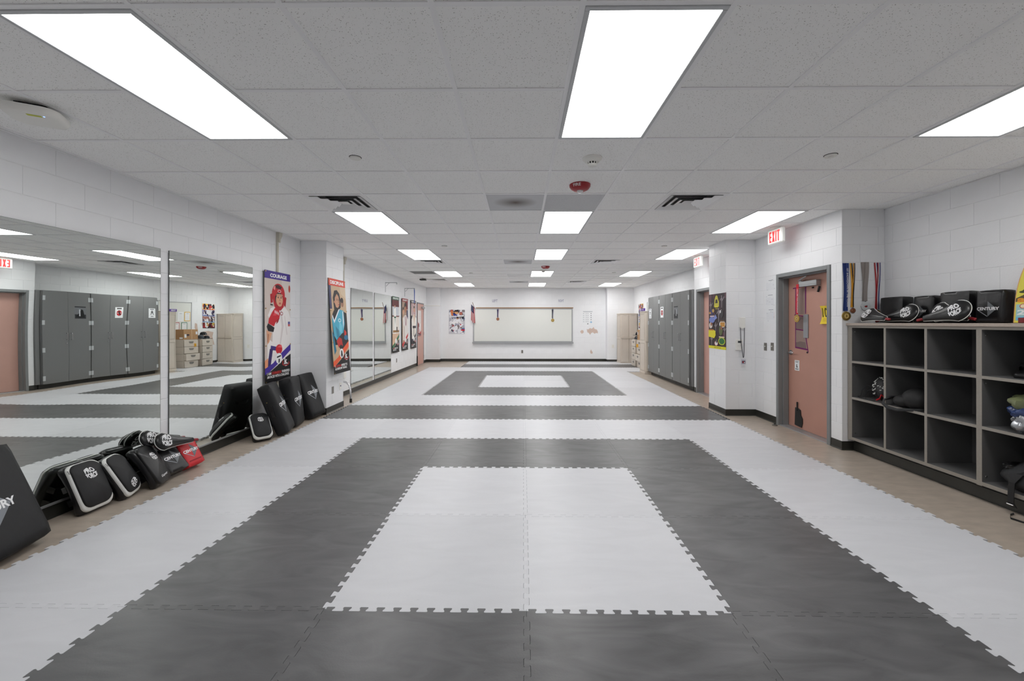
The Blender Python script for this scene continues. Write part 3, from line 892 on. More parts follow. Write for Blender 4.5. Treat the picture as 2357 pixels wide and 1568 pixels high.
def art_discipline(p, w, h):
    p.rect(0, w, 0, h, (196, 168, 136))
    p.rect(0, .12 * w, .68 * h, .93 * h, (58, 58, 96)); p.poly([(.6 * w, h), (w, h), (w, .8 * h), (.7 * w, .85 * h)], (206, 184, 156))
    # second figure behind
    p.ell(.75 * w, .75 * h, .09 * w, .045 * h, (150, 108, 88)); p.ell(.74 * w, .78 * h, .09 * w, .03 * h, (40, 30, 30))
    # hair and head
    p.poly([(.24 * w, .66 * h), (.20 * w, .80 * h), (.30 * w, .875 * h), (.46 * w, .885 * h), (.60 * w, .85 * h), (.66 * w, .78 * h), (.64 * w, .70 * h), (.45 * w, .66 * h)], (34, 26, 28))
    p.poly([(.32 * w, .80 * h), (.44 * w, .845 * h), (.54 * w, .82 * h), (.585 * w, .755 * h), (.56 * w, .72 * h), (.47 * w, .693 * h), (.36 * w, .70 * h), (.30 * w, .74 * h)], (196, 146, 116))
    p.ell(.27 * w, .755 * h, .03 * w, .014 * h, (186, 132, 104), 10)
    p.rect(.40 * w, .47 * w, .787 * h, .791 * h, (40, 28, 28)); p.rect(.50 * w, .56 * w, .783 * h, .787 * h, (40, 28, 28))
    p.ell(.44 * w, .778 * h, .025 * w, .005 * h, (30, 22, 24), 10); p.ell(.53 * w, .774 * h, .022 * w, .005 * h, (30, 22, 24), 10)
    p.poly([(.51 * w, .775 * h), (.57 * w, .752 * h), (.51 * w, .748 * h)], (160, 110, 86))
    p.ell(.53 * w, .728 * h, .04 * w, .008 * h, (168, 84, 80), 10)
    # black undershirt and teal vest
    p.poly([(.06 * w, .60 * h), (.2 * w, .66 * h), (.36 * w, .70 * h), (.5 * w, .68 * h), (.7 * w, .665 * h), (.98 * w, .64 * h), (w, .30 * h), (.1 * w, .3 * h)], (28, 26, 30))
    p.poly([(.07 * w, .57 * h), (.12 * w, .62 * h), (.22 * w, .55 * h), (.55 * w, .68 * h), (.8 * w, .665 * h), (.82 * w, .52 * h), (.72 * w, .44 * h), (.6 * w, .36 * h), (.3 * w, .34 * h), (.14 * w, .40 * h)], (74, 168, 196))
    p.poly([(.12 * w, .62 * h), (.2 * w, .56 * h), (.5 * w, .68 * h), (.56 * w, .68 * h), (.2 * w, .53 * h), (.08 * w, .60 * h)], (230, 232, 236))
    p.poly([(.72 * w, .66 * h), (.77 * w, .66 * h), (.78 * w, .54 * h), (.72 * w, .46 * h)], (226, 230, 234))
    p.poly([(.25 * w, .5 * h), (.42 * w, .46 * h), (.5 * w, .36 * h), (.3 * w, .38 * h)], (48, 128, 158)); p.poly([(.5 * w, .56 * h), (.66 * w, .5 * h), (.6 * w, .4 * h), (.46 * w, .46 * h)], (110, 196, 216))
    p.ell(.52 * w, .56 * h, .09 * w, .02 * h, (210, 230, 236), 14); p.ell(.52 * w, .56 * h, .06 * w, .012 * h, (74, 168, 196), 14)
    # gloves / red gear
    p.poly([(.3 * w, .36 * h), (.62 * w, .42 * h), (.98 * w, .44 * h), (.98 * w, .30 * h), (.5 * w, .24 * h), (.3 * w, .30 * h)], (34, 28, 34))
    p.poly([(.26 * w, .34 * h), (.42 * w, .38 * h), (.58 * w, .36 * h), (.62 * w, .28 * h), (.5 * w, .30 * h), (.36 * w, .27 * h)], (188, 44, 42))
    p.poly([(.78 * w, .46 * h), (.90 * w, .43 * h), (.86 * w, .36 * h), (.76 * w, .40 * h)], (206, 52, 44)); p.ell(.86 * w, .37 * h, .13 * w, .028 * h, (36, 108, 148), 16)
    p.poly([(.02 * w, .46 * h), (.12 * w, .40 * h), (.22 * w, .24 * h), (.1 * w, .2 * h)], (44, 120, 150))
    bottom_art(p, w, h, (232, 92, 50), [('I', .02, WH), ('DISCIPLINE', .33, RD), ('MYSELF TO', .36, WH)], [('ACHIEVE MY GOALS.', .72, WH)])
    p.poly([(.49 * w, .235 * h), (.55 * w, .235 * h), (.58 * w, .18 * h), (.54 * w, .16 * h), (.52 * w, .185 * h), (.50 * w, .16 * h), (.46 * w, .18 * h)], (26, 26, 28))
    p.rect(0, w, .925 * h, h, (214, 70, 52)); p.text('DISCIPLINE', .10 * w, .90 * w, .942 * h, .980 * h, WH, .04)
def art_far(kind):
    def f(p, w, h):
        if kind == 0:
            hc, hd = (30, 92, 62), 'DEDICATION'
            p.rect(0, w, 0, h, (226, 218, 210)); p.rect(0, w, .82 * h, .94 * h, (96, 30, 34)); p.rect(.05 * w, .95 * w, .66 * h, .82 * h, (206, 212, 218))
            for k in range(5): p.rect((.1 + .18 * k) * w, (.115 + .18 * k) * w, .66 * h, .82 * h, (90, 60, 60))
            p.rect(0, w, .64 * h, .66 * h, (110, 36, 34)); p.ell(.38 * w, .84 * h, .08 * w, .025 * h, (46, 36, 34)); p.ell(.38 * w, .825 * h, .065 * w, .022 * h, SK)
            p.poly([(.24 * w, .78 * h), (.5 * w, .80 * h), (.56 * w, .62 * h), (.5 * w, .3 * h), (.28 * w, .28 * h), (.26 * w, .55 * h)], (240, 238, 234))
            p.rect(.26 * w, .54 * w, .62 * h, .645 * h, (26, 90, 62)); p.poly([(.36 * w, .62 * h), (.44 * w, .62 * h), (.42 * w, .5 * h)], (26, 90, 62))
            p.rect(.1 * w, w, .36 * h, .40 * h, (150, 110, 60)); p.rect(.6 * w, .75 * w, .38 * h, .46 * h, (60, 50, 46)); p.rect(0, w, .12 * h, .34 * h, (216, 180, 150))
            c = (34, 110, 70)
        elif kind == 1:
            hc, hd = (158, 34, 42), 'HONESTY'
            p.rect(0, w, 0, h, (180, 150, 130)); p.rect(.5 * w, w, .8 * h, .94 * h, (120, 26, 36)); p.rect(.75 * w, w, .60 * h, .78 * h, (60, 54, 90))
            p.ell(.56 * w, .86 * h, .2 * w, .06 * h, (44, 34, 32)); p.ell(.58 * w, .79 * h, .16 * w, .065 * h, SKD, 20); p.ell(.2 * w, .78 * h, .14 * w, .06 * h, (60, 44, 40)); p.ell(.22 * w, .74 * h, .12 * w, .05 * h, SK)
            p.poly([(.1 * w, .62 * h), (.45 * w, .68 * h), (.72 * w, .68 * h), (w, .6 * h), (w, .2 * h), (.15 * w, .2 * h)], (232, 226, 222))
            p.poly([(.45 * w, .66 * h), (.52 * w, .66 * h), (.62 * w, .5 * h), (.58 * w, .46 * h)], (150, 70, 100)); p.poly([(.72 * w, .66 * h), (.78 * w, .66 * h), (.68 * w, .46 * h), (.62 * w, .5 * h)], (150, 70, 100))
            p.poly([(.25 * w, .5 * h), (.4 * w, .45 * h), (.45 * w, .2 * h), (.3 * w, .2 * h)], (206, 190, 180))
            c = (196, 40, 46)
        else:
            hc, hd = (56, 58, 62), 'RESPECT'
            p.rect(0, w, 0, h, (52, 44, 66)); p.rect(0, w, .68 * h, .94 * h, (222, 214, 212))
            for k in range(6): p.poly([(.0 + .2 * k * w, .94 * h), (.08 * w + .2 * k * w, .94 * h), (min(.3 * w + .2 * k * w, w), .68 * h), (min(.22 * w + .2 * k * w, w), .68 * h)], (150, 36, 46))
            p.ell(.62 * w, .84 * h, .15 * w, .045 * h, (30, 26, 28)); p.ell(.62 * w, .80 * h, .12 * w, .05 * h, SK)
            p.poly([(.1 * w, .6 * h), (.4 * w, .70 * h), (.75 * w, .71 * h), (w, .62 * h), (.9 * w, .2 * h), (.15 * w, .2 * h)], (236, 230, 220))
            p.poly([(.48 * w, .70 * h), (.7 * w, .70 * h), (.6 * w, .5 * h)], (196, 150, 120)); p.rect(.3 * w, .95 * w, .42 * h, .47 * h, (26, 26, 30)); p.rect(.5 * w, .6 * w, .2 * h, .45 * h, (26, 26, 30))
            c = (40, 40, 44)
        bottom_art(p, w, h, c, [('I', .03, WH), (('AM', .14, RD)), ('DEDICATED', .5, WH)] if kind == 0 else [('I', .03, WH), ('SHOW', .2, RD), ('MY BEST', .4, WH)], [('EVERY DAY.', .5, WH)])
        p.rect(0, w, .94 * h, h, hc); p.text(hd, .1 * w, .9 * w, .953 * h, .985 * h, WH, .04)
    return f
def banner(art, x, y0, label, w=.61, h=1.53, z0=.622, out0=.026, out1=.01):
    t = thing('wall_banner', label, 'banner', (x, y0, z0), 'motivational banners on the left wall')
    def surf(a, b_, e):     # gentle belly and the lower end standing off
        k = 1 - b_ / h
        return (out0 + out1 * k + e, a, b_)
    mb = MB(); nx, nz = 8, 20
    vs = [surf(w * i / nx, h * j / nz, e) for e in (-.0008, 0) for j in range(nz + 1) for i in range(nx + 1)]
    N = (nx + 1) * (nz + 1); fs = []
    for j in range(nz):
        for i in range(nx):
            a = j * (nx + 1) + i
            fs += [(N + a, N + a + 1, N + a + nx + 2, N + a + nx + 1), (a, a + nx + 1, a + nx + 2, a + 1)]
    mb.add(vs, fs, mat('banner_cloth', (40, 38, 44), .4)); mb.obj('cloth', t)
    p = Print(); art(p, w, h)
    # cut the flat shapes so that they follow the belly
    p.mb.v = [surf(a, b_, e + .0006) for a, b_, e in p.mb.v]
    p.mb.obj('print', t)
    gm = mat('brass_eyelet', (180, 150, 90), .3, metal=1)
    for a, b_ in ((.015, h - .015), (w - .015, h - .015), (.015, h * .66), (w - .015, h * .66), (.015, h * .33), (w - .015, h * .33), (.015, .015), (w - .015, .015)):
        q = surf(a, b_, .012); MB().cyl((q[0] - .004, q[1], q[2]), (q[0], q[1], q[2]), .009, .009, gm, 10).obj('eyelet', t)
    return t
banner(art_courage, -3.45, 5.455, 'purple topped banner of a boy in a red helmet, reading COURAGE')
banner(art_discipline, -3.04, 6.44, 'red topped banner of a girl in a teal vest, reading DISCIPLINE', out0=.006, out1=.10)
banner(art_far(0), -3.45, 10.92, 'green topped tall banner beside the far mirror')
banner(art_far(1), -3.45, 11.83, 'red topped tall banner between the green and the dark one')
banner(art_far(2), -3.45, 12.80, 'dark topped tall banner next to the far pink door')

# raceways
def raceway(x, y, ztop, lb, box=True):
    t = thing('cable_raceway', lb, 'cable raceway', (x, y, 0), 'cream cable raceways')
    MB().box(0, .022, -.0175, .0175, .5, ztop - .1, RACE, .004).obj('channel', t)
    MB().prism([(-.018, ztop - .14), (.018, ztop - .14), (.018, ztop - .10), (.06, ztop - .04), (.06, ztop), (-.018, ztop)], 0, .045, RACE, 'yz').obj('top_elbow', t)
    if box: MB().box(0, .045, -.055, .055, .36, .50, IVORY, .008).obj('outlet_box', t)
raceway(-3.45, 5.78, ZC - .002, 'cream cable raceway from ceiling down behind the boy banner')
raceway(-3.45, 7.95, ZC - .002, 'cream cable raceway just past the pilaster')

def wall_plate(M, lb, kind, m=STEEL, w=.07, h=.115):
    """plate in local frame: x right, z up, -y out of the wall"""
    t = thing('wall_plate', lb, kind, M=M)
    MB().box(-w / 2, w / 2, -.005, 0, -h / 2, h / 2, m, .002).obj('plate', t)
    if kind == 'outlet':
        for dz in (-.022, .022):
            MB().box(-.016, .016, -.0075, -.004, dz - .013, dz + .013, mat('socket_grey', (120, 116, 110), .5) if m is STEEL else IVORY, .003).obj('socket', t)
            s_ = MB().box(-.008, -.005, -.0082, -.007, dz - .006, dz + .006, DARKGAP).box(.005, .008, -.0082, -.007, dz - .006, dz + .006, DARKGAP); s_.obj('slots', t)
    elif kind == 'light switch':
        MB().box(-.006, .006, -.016, -.003, -.004, .012, IVORY, .002).obj('toggle', t)
    elif kind == 'data outlet':
        MB().box(-.01, .01, -.012, -.004, -.004, .016, mat('data_jack', (60, 80, 130), .5), .002).obj('jack', t)
    return t
def ML(x, y, z): return Matrix.Translation((x, y, z)) @ Matrix.Rotation(pi / 2, 4, 'Z')    # on a wall facing +x
def MR(x, y, z): return Matrix.Translation((x, y, z)) @ Matrix.Rotation(-pi / 2, 4, 'Z')   # on a wall facing -x
def MBk(x, y, z): return Matrix.Translation((x, y, z))
wall_plate(ML(-3.04, 6.62, .35), 'blank steel plate low on the pilaster under the girl banner', 'blank plate')
wall_plate(ML(-3.04, 6.90, .37), 'ivory data outlet low on the pilaster edge', 'data outlet', IVORY, .085, .12)
wall_plate(ML(-3.45, 7.92, .56), 'ivory outlet box just past the pilaster', 'outlet', IVORY, .09, .14)
wall_plate(ML(-3.45, 11.40, .39), 'steel outlet plate under the green banner', 'outlet')
wall_plate(MBk(.064, 15.27, .365), 'steel outlet plate on the back wall under the whiteboard', 'outlet')
wall_plate(MBk(3.37, 15.0, .58), 'ivory outlet on the back wall beside the far beige cabinet', 'outlet', IVORY, .09, .13)
wall_plate(MR(3.64, 6.13, 1.085), 'steel light switch, farther of the pair beside the pink door', 'light switch')
wall_plate(MR(3.64, 5.965, 1.095), 'steel light switch, nearer of the pair beside the pink door', 'light switch')

# chromed bent leg poking out behind the pilaster
t = thing('bent_tube_leg', 'shiny bent metal tube with a black foot behind the pilaster', 'metal leg', (-3.2, 7.2, 0))
pts = [(-.2, .28, .36), (-.08, .26, .37), (.02, .24, .36), (.09, .22, .31), (.125, .2, .22), (.14, .18, .12), (.14, .18, .045)]
MB().tube(pts, .016, CHROME, 10).obj('tube', t, smooth=True)
MB().cyl((.14, .18, 0), (.14, .18, .07), .023, .02, RUBBER, 12).obj('rubber_foot', t, smooth=True)

# shelf brackets high on the far left wall
def bracket(y, lb):
    t = thing('shelf_bracket', lb, 'bracket', (-3.45, y, 2.22), 'metal shelf brackets')
    MB().box(0, .006, -.015, .015, 0, .25, ALU).obj('upright', t)
    MB().box(0, .30, -.012, .012, .235, .25, ALU).obj('arm', t)
    MB().box(.285, .30, -.012, .012, .20, .236, ALU).obj('hook_tip', t)
    MB().cyl((.02, 0, .15), (.1, 0, .235), .006, .006, ALU, 8).obj('brace', t)
bracket(10.45, 'metal bracket above the far mirrors')
bracket(12.2, 'metal bracket above the red banner holding a blue ribbon')

# ---- medals
def medal(M, lb, L, cols, disc='gold', r=.034, words=None, cat='medal', wd=.024, spread=.012):
    """hangs along -z, x to the right, -y out of the wall"""
    t = thing('hanging_medal', lb, cat, M=M)
    for k, sgn in enumerate((-1, 1)):
        mb = MB(); n_ = 8
        for ci, c in enumerate(cols):
            w_ = wd / len(cols)
            pts = []
            for i in range(n_ + 1):
                u = i / n_; x = sgn * (spread * (1 - u) + .003) + .006 * sin(u * 5 + sgn)
                pts.append((x + (ci - (len(cols) - 1) / 2) * w_, -.006 - .006 * k - .004 * sin(pi * u), -L * u))
            mb.ribbon(pts, (w_ * .98, .004 * sgn, 0), .0012, mat('ribbon_%02x%02x%02x' % c, c, .6))
        mb.obj('ribbon', t)
    m = {'gold': GOLD, 'bronze': COPPER, 'clear': mat('acrylic', (216, 220, 222), .12)}[disc]
    n_ = 8 if disc == 'clear' else 26
    MB().cyl((0, -.016, -L - .008), (0, -.012, -L - .008), .006, .006, CHROME, 8).obj('ring', t)
    MB().cyl((0, -.018, -L - r - .008), (0, -.012, -L - r - .008), r, r, m, n_).cyl((0, -.0195, -L - r - .008), (0, -.018, -L - r - .008), r * .82, r * .86, m, n_).obj('disc', t)
    p = Print()
    if disc == 'clear':
        p.poly([(-.018, -.004), (-.004, .008), (.016, .004), (.02, -.008), (0, -.014)], (150, 40, 44)); p.poly([(0, .006), (.018, .01), (.018, 0)], (40, 40, 44))
    else:
        c = (120, 92, 40) if disc == 'gold' else (110, 66, 46)
        p.ell(0, 0, r * .66, r * .66, c, 20); p.ell(0, 0, r * .56, r * .56, (206, 178, 108) if disc == 'gold' else (176, 120, 90), 20)
        p.poly([(-.012, -.012), (-.002, -.002), (-.008, .012), (.002, .016), (.008, .002), (.016, -.004), (.006, -.006), (.002, -.016)], c)
    p.obj('relief', lambda a, b_, h: (a, -.0196 - h, -L - r - .008 + b_), t)
    if words:
        p = Print()
        p.text(words, 0, L * .8, 0, wd * .45, (230, 230, 235), .02)
        p.obj('ribbon_lettering', lambda a, b_, h: (b_ + .004, -.0165 - h, -.06 - a), t)
    return t
NK = 4.68
NAVY, YEL, BLK, GRY, RDC, WHT = (34, 56, 122), (222, 158, 44), (34, 34, 36), (150, 142, 138), (170, 36, 44), (226, 226, 230)
def MF(x, z): return Matrix.Translation((x, NK, z))
medal(MF(3.676, 2.115), 'big gold medal on a navy lettered ribbon, leftmost on the side wall', .54, [NAVY], 'gold', .05, '1ST SHOWDOWN IN THE TOWN', wd=.042, spread=.004)
medal(MF(3.752, 2.115), 'small bronze medal on a black and yellow ribbon', .50, [YEL, BLK], 'bronze', .028, spread=.008)
medal(MF(3.892, 2.125), 'clear octagonal medal on a grey twisted ribbon', .44, [GRY], 'clear', .05, wd=.048, spread=.012)
medal(MF(4.03, 2.12), 'medal on a red white and blue ribbon in the wall corner', .53, [RDC, WHT, NAVY], 'gold', .03, wd=.036, spread=.008)
medal(Matrix.Translation((-.842, 15.262, 2.0)), 'bronze medal on a patterned ribbon over the whiteboard, left', .36, [(36, 40, 84), (150, 130, 150)], 'bronze', .055, wd=.05)
medal(Matrix.Translation((1.194, 15.262, 2.0)), 'gold medal on a dark ribbon over the whiteboard, right', .40, [(40, 42, 60), (160, 160, 170)], 'gold', .06, wd=.05)
medal(Matrix.Translation((-3.17, 12.2, 2.447)) @ Matrix.Rotation(pi / 2, 4, 'Z'), 'bright blue ribbon hanging from the bracket before the dark banner', .42, [(32, 92, 190)], 'bronze', .02, wd=.05)

# ------------------------------------------------------------------ doors
def frame_door(n, M, w, h, leafm, lb_extra=None, inset=.13):
    """local: x along the wall, +y away from the room, origin at the left foot of the frame seen from the room"""
    t = bpy.data.objects.new('door_%d' % n, None); COL.objects.link(t); t.matrix_world = M; struct(t)
    fw = .05 if inset > .05 else .035
    prof = lambda s_: None
    mb = MB()
    for a, b_ in ((0, fw), (w - fw, w)):
        mb.box(a, b_, -.012, .15, 0, h, FRAMEM, .003)
    mb.box(fw, w - fw, -.012, .15, h - fw, h, FRAMEM, .003)
    mb.obj('frame', t)
    st = MB()
    if inset > .05:
     for a, b_ in ((fw, fw + .014), (w - fw - .014, w - fw)): st.box(a, b_, .05, inset - .004, 0, h - fw, FRAMEM, .002)
    if inset > .05:
     st.box(fw + .014, w - fw - .014, .05, inset - .004, h - fw - .014, h - fw, FRAMEM, .002)
     st.obj('stop', t)
    MB().box(fw + .003, w - fw - .003, inset, inset + .045, .012, h - fw - .003, leafm, .002).obj('leaf', t)
    MB().box(fw, w - fw, .0, .15, 0, .01, ALU, .003).obj('threshold', t)
    MB().box(0, w, .2, .22, 0, h, DARKGAP).obj('backing', t)
    return t
D1 = frame_door(1, MR(3.64, 5.862, 0), 1.012, 2.124, DOORM)
D2 = frame_door(2, MR(3.635, 8.516, 0), 1.015, 2.124, DOORM2)
# far left door: wall faces +x, seen left to right in +y
D3 = frame_door(3, ML(-3.45, 13.66, 0), .92, 2.124, DOORM2, inset=-.004)
def lever(parent, x, z, y=.13, sgn=1):
    t = MB().cyl((x, y, z), (x, y - .014, z), .034, .032, CHROME, 22).cyl((x, y - .01, z), (x, y - .055, z), .014, .014, CHROME, 12).cyl((x, y - .03, z), (x, y - .03, z), .001, .001, CHROME, 4).obj('door_handle', parent, smooth=True)
    MB().box(min(x, x + sgn * .12), max(x, x + sgn * .12), y - .062, y - .046, z - .009, z + .009, CHROME, .004).obj('lever', t, smooth=True)
lever(D1, .115, 1.03)
def closer(parent, x0, x1, z0, z1, y=.13, arm=True, ax=0):
    c = MB().box(x0, x1, y - .062, y, z0, z1, ALU, .004).box(x0 + .002, x1 - .002, y - .0635, y - .06, z0 + .022, z0 + .024, mat('closer_line', (90, 90, 90), .5)).obj('door_closer', parent)
    if arm:
        MB().box(x0 - .03, x0 + .02, y - .04, y - .03, z0 + .02, z1 + .03, ALU, .003).tube([(x0 - .02, y - .045, z1 + .02), (x0 + .2, y - .10, z1 + .055)], .008, ALU, 6).obj('closer_arm', c)
closer(D1, .35, .68, 1.915, 1.985)
closer(D2, .47, .80, 1.90, 1.98)
closer(D3, .56, .86, 1.93, 2.0, y=-.004, arm=False)
lever(D3, .12, 1.02, y=-.004)
for z in (.25, 1.06, 1.88):
    MB().cyl((.886, -.016, z - .05), (.886, -.016, z + .05), .009, .009, CHROME, 8).obj('hinge', D3)

# things on door 1 (leaf face at x = 3.77); px: distance from the frame's far edge
XD = 3.77
def d1(a, z, out=0): return (XD - .001 - out, 5.862 - a, z)
t = thing('taped_window_cover', 'grey paper cover held by purple tape over the pink door window', 'paper cover', (XD, 5.862, 0))
p = Print()
G = (150, 128, 120); PU = (112, 28, 96)
p.poly([(.20, 1.55), (.40, 1.555), (.40, 1.90), (.20, 1.91)], G)
p.rect(.29, .292, 1.55, 1.9, (120, 104, 98))
p.poly([(.20, 1.52), (.36, 1.52), (.385, 1.35), (.20, 1.36)], (130, 110, 106))
p.poly([(.20, 1.355), (.38, 1.345), (.425, 1.09), (.195, 1.11)], G)
p.poly([(.20, 1.17), (.30, 1.19), (.40, 1.18), (.42, 1.09), (.195, 1.11)], (120, 102, 98))
for q in ([(.15, 1.905), (.45, 1.925), (.50, 1.935), (.50, 1.95), (.15, 1.92)], [(.195, 1.11), (.21, 1.11), (.212, 1.91), (.197, 1.91)], [(.395, 1.56), (.41, 1.56), (.415, 1.93), (.39, 1.93)],
          [(.18, 1.54), (.36, 1.52), (.36, 1.535), (.18, 1.555)], [(.355, 1.53), (.37, 1.53), (.395, 1.34), (.38, 1.34)], [(.2, 1.345), (.395, 1.33), (.395, 1.345), (.2, 1.36)],
          [(.375, 1.345), (.395, 1.345), (.46, 1.05), (.445, 1.05)], [(.195, 1.095), (.45, 1.075), (.45, 1.095), (.195, 1.115)]):
    p.poly(q, PU)
p.obj('cover_sheet', lambda a, b_, h: (-.001 - h, -a, b_), t)
MB().box(-.012, -.001, -.46, -.37, 1.24, 1.55, mat('grey_steel_plate', (150, 152, 154), .4, metal=.3), .002).obj('pull_plate', t)
def lanyard(y, z, L, lb, n, r, colr=(196, 30, 44), xx=3.70):
    t = medal(Matrix.Translation((xx, y, z)) @ Matrix.Rotation(-pi / 2, 4, 'Z'), lb, L, [colr], 'gold', r, 'OLUM NATIONALS' if n == 0 else None, wd=.036, spread=.004)
lanyard(5.53, 1.955, .40, 'gold medal on a red lettered lanyard hung from the door closer', 0, .05, xx=3.715)
lanyard(4.995, 1.66, .46, 'gold medal on a dark red ribbon at the door edge', 1, .045, (150, 26, 38), 3.752)
t = thing('yellow_notice', 'curled yellow paper showing a large 10 on the pink door', 'notice', d1(.70, 1.425))
mb = MB(); n_ = 8
vs = []
for j in range(n_ + 1):
    for i in (0, 1):
        u = j / n_; vs.append((-.002 - .02 * (2 * u - 1) ** 2, -.15 * i + (.012 * (2 * u - 1) ** 2 if i == 0 else 0), .225 * u))
fs = [(2 * j, 2 * j + 1, 2 * j + 3, 2 * j + 2) for j in range(n_)]
mb.add(vs, fs, mat('yellow_paper', (236, 206, 52), .7)); mb.obj('sheet', t)
p = Print(); p.text('10', .018, .10, .085, .20, (44, 44, 40), .0)
for z in (.035, .05, .065): p.rect(.03, .13, z, z + .003, (190, 160, 50))
p.obj('lettering', lambda a, b_, h: (-.006 - .02 * (2 * b_ / .225 - 1) ** 2 - h, -a, b_), t)
t = thing('door_sign', 'small white sign below the door lever', 'sign', d1(.19, .79))
MB().box(-.003, 0, -.09, 0, 0, .14, PAPER).obj('sign_panel', t)
p = Print()
for z, a, b_ in ((.122, .012, .078), (.108, .018, .072), (.012, .015, .075), (.022, .012, .078)): p.rect(a, b_, z, z + .006, (70, 70, 74))
p.poly([(.035, .04), (.06, .04), (.06, .055), (.05, .06), (.05, .085), (.035, .085)], (40, 40, 44))
p.obj('sign_print', lambda a, b_, h: (-.0035 - h, -a, b_), t)
MB().cyl(d1(.435, 1.05), d1(.435, 1.05, .004), .013, .013, DARKGAP, 14).obj('peephole_plug')
o = bpy.data.objects['peephole_plug']; tag(o, 'small black round plug in the pink door', 'door plug')
o = MB().box(XD - .012, XD - .001, 5.862 - .555, 5.862 - .53, 1.885, 1.905, DARKGAP, .002).obj('door_bumper'); tag(o, 'small black square bumper under the door closer', 'bumper')
o = MB().cyl((XD - .02, 5.862 - .655, 1.83), (XD - .02, 5.862 - .68, 1.90), .013, .013, BLACKM, 10).obj('black_magnet_clip'); tag(o, 'short black cylinder stuck beside the door closer', 'clip')
# black glove-shaped door stop piece at the foot
t = thing('door_foot_holder', 'black metal foot holder low on the pink door', 'door holder', d1(.20, .045))
MB().prism([(0, 0), (.13, -.01), (.15, .05), (.15, .11), (.12, .15), (.11, .22), (.07, .235), (.01, .24)], 0, .012, mat('matte_black', (34, 34, 34), .5), 'xy').xf(Matrix(((0, 0, -1, 0), (-1, 0, 0, 0), (0, 1, 0, 0), (0, 0, 0, 1)))).obj('plate', t)
MB().box(-.02, -.004, -.06, -.045, .20, .32, mat('matte_black', (34, 34, 34), .5), .003).obj('rod', t)
# poster on door 2 (seen in the mirror)
def collage(p, w, h, pal, n, seed):
    rr = random.Random(seed)
    p.rect(0, w, 0, h, pal[0])
    for k in range(n):
        cx, cy_ = rr.uniform(.06, .94) * w, rr.uniform(.05, .95) * h
        s = rr.uniform(.04, .13) * w; c = pal[rr.randrange(1, len(pal))]
        m_ = rr.randrange(5, 8); a0 = rr.uniform(0, 6)
        pts = [(min(max(cx + s * rr.uniform(.5, 1.4) * cos(a0 + 2 * pi * i / m_), 0), w), min(max(cy_ + s * 1.3 * rr.uniform(.5, 1.4) * sin(a0 + 2 * pi * i / m_), 0), h)) for i in range(m_)]
        try: p.poly(pts, c)
        except Exception: pass
t = thing('door_poster', 'red and white class poster on the far right pink door', 'poster', (3.763, 8.516 - .50, 1.02))
MB().box(-.002, 0, -.42, 0, 0, .86, PAPER).obj('sheet', t)
p = Print(); collage(p, .42, .86, [(225, 215, 212), (180, 30, 44), (240, 240, 240), (60, 50, 56), (190, 150, 130), (210, 60, 60), (40, 110, 90)], 46, 3)
p.rect(0, .42, .60, .74, (190, 34, 44)); p.text('HONOR', .03, .36, .76, .84, (240, 240, 240), .04); p.text('FOCUS', .06, .38, .62, .71, (245, 245, 245), .04)
for k in range(9): p.rect(.1, .38, .30 + .03 * k, .305 + .03 * k, (90, 90, 96))
p.obj('print', lambda a, b_, h: (-.0022 - h, -a, b_), t)
t = thing('door_poster', 'pale lettered poster on the far left pink door', 'poster', (-3.4455, 13.76, .98))
MB().box(0, .002, 0, .42, 0, .88, PAPER).obj('sheet', t)
p = Print(); p.rect(0, .42, 0, .88, (226, 224, 222)); p.poly([(0, 0), (.42, 0), (.42, .2), (.3, .12), (.12, .4), (0, .5)], (170, 40, 48)); p.poly([(.05, .02), (.2, .02), (.17, .42), (.08, .45)], (38, 36, 42)); p.poly([(.1, .12), (.2, .1), (.2, .3), (.13, .33)], (236, 234, 232)); p.rect(.25, .4, .02, .08, (40, 38, 44))
for k in range(12): p.rect(.14, .36, .42 + .032 * k, .425 + .032 * k, (190, 160, 158))
p.obj('print', lambda a, b_, h: (.0022 + h, a, b_), t)
o = MB().cyl((-3.43, 14.45, 2.045), (-2.82, 14.45, 2.035), .012, .012, IVORY, 10).obj('flag_pole_holder'); tag(o, 'thin white horizontal rod beside the far left door', 'rod')
o = MB().box(-3.449, -3.446, 13.9, 14.02, 2.2, 2.36, PAPER).obj('room_sign'); tag(o, 'small white card above the far left door', 'sign')
o = MB().box(-3.446, -3.42, 13.60, 13.66, .0, .33, mat('matte_black', (34, 34, 34), .5), .004).obj('door_wedge_holder'); tag(o, 'black door holder at the foot of the far left door', 'door holder')

t = thing('floor_door_stop', 'small metal door stop on the floor before the pink door', 'door stop', (3.56, 5.78, 0))
MB().lathe([(.035, 0), (.035, .012), (.02, .02), (.001, .02)], (0, 0, 0), STEEL, 18).obj('base', t, smooth=True)
MB().cyl((0, 0, .018), (0, 0, .03), .014, .012, RUBBER, 12).obj('bumper', t)
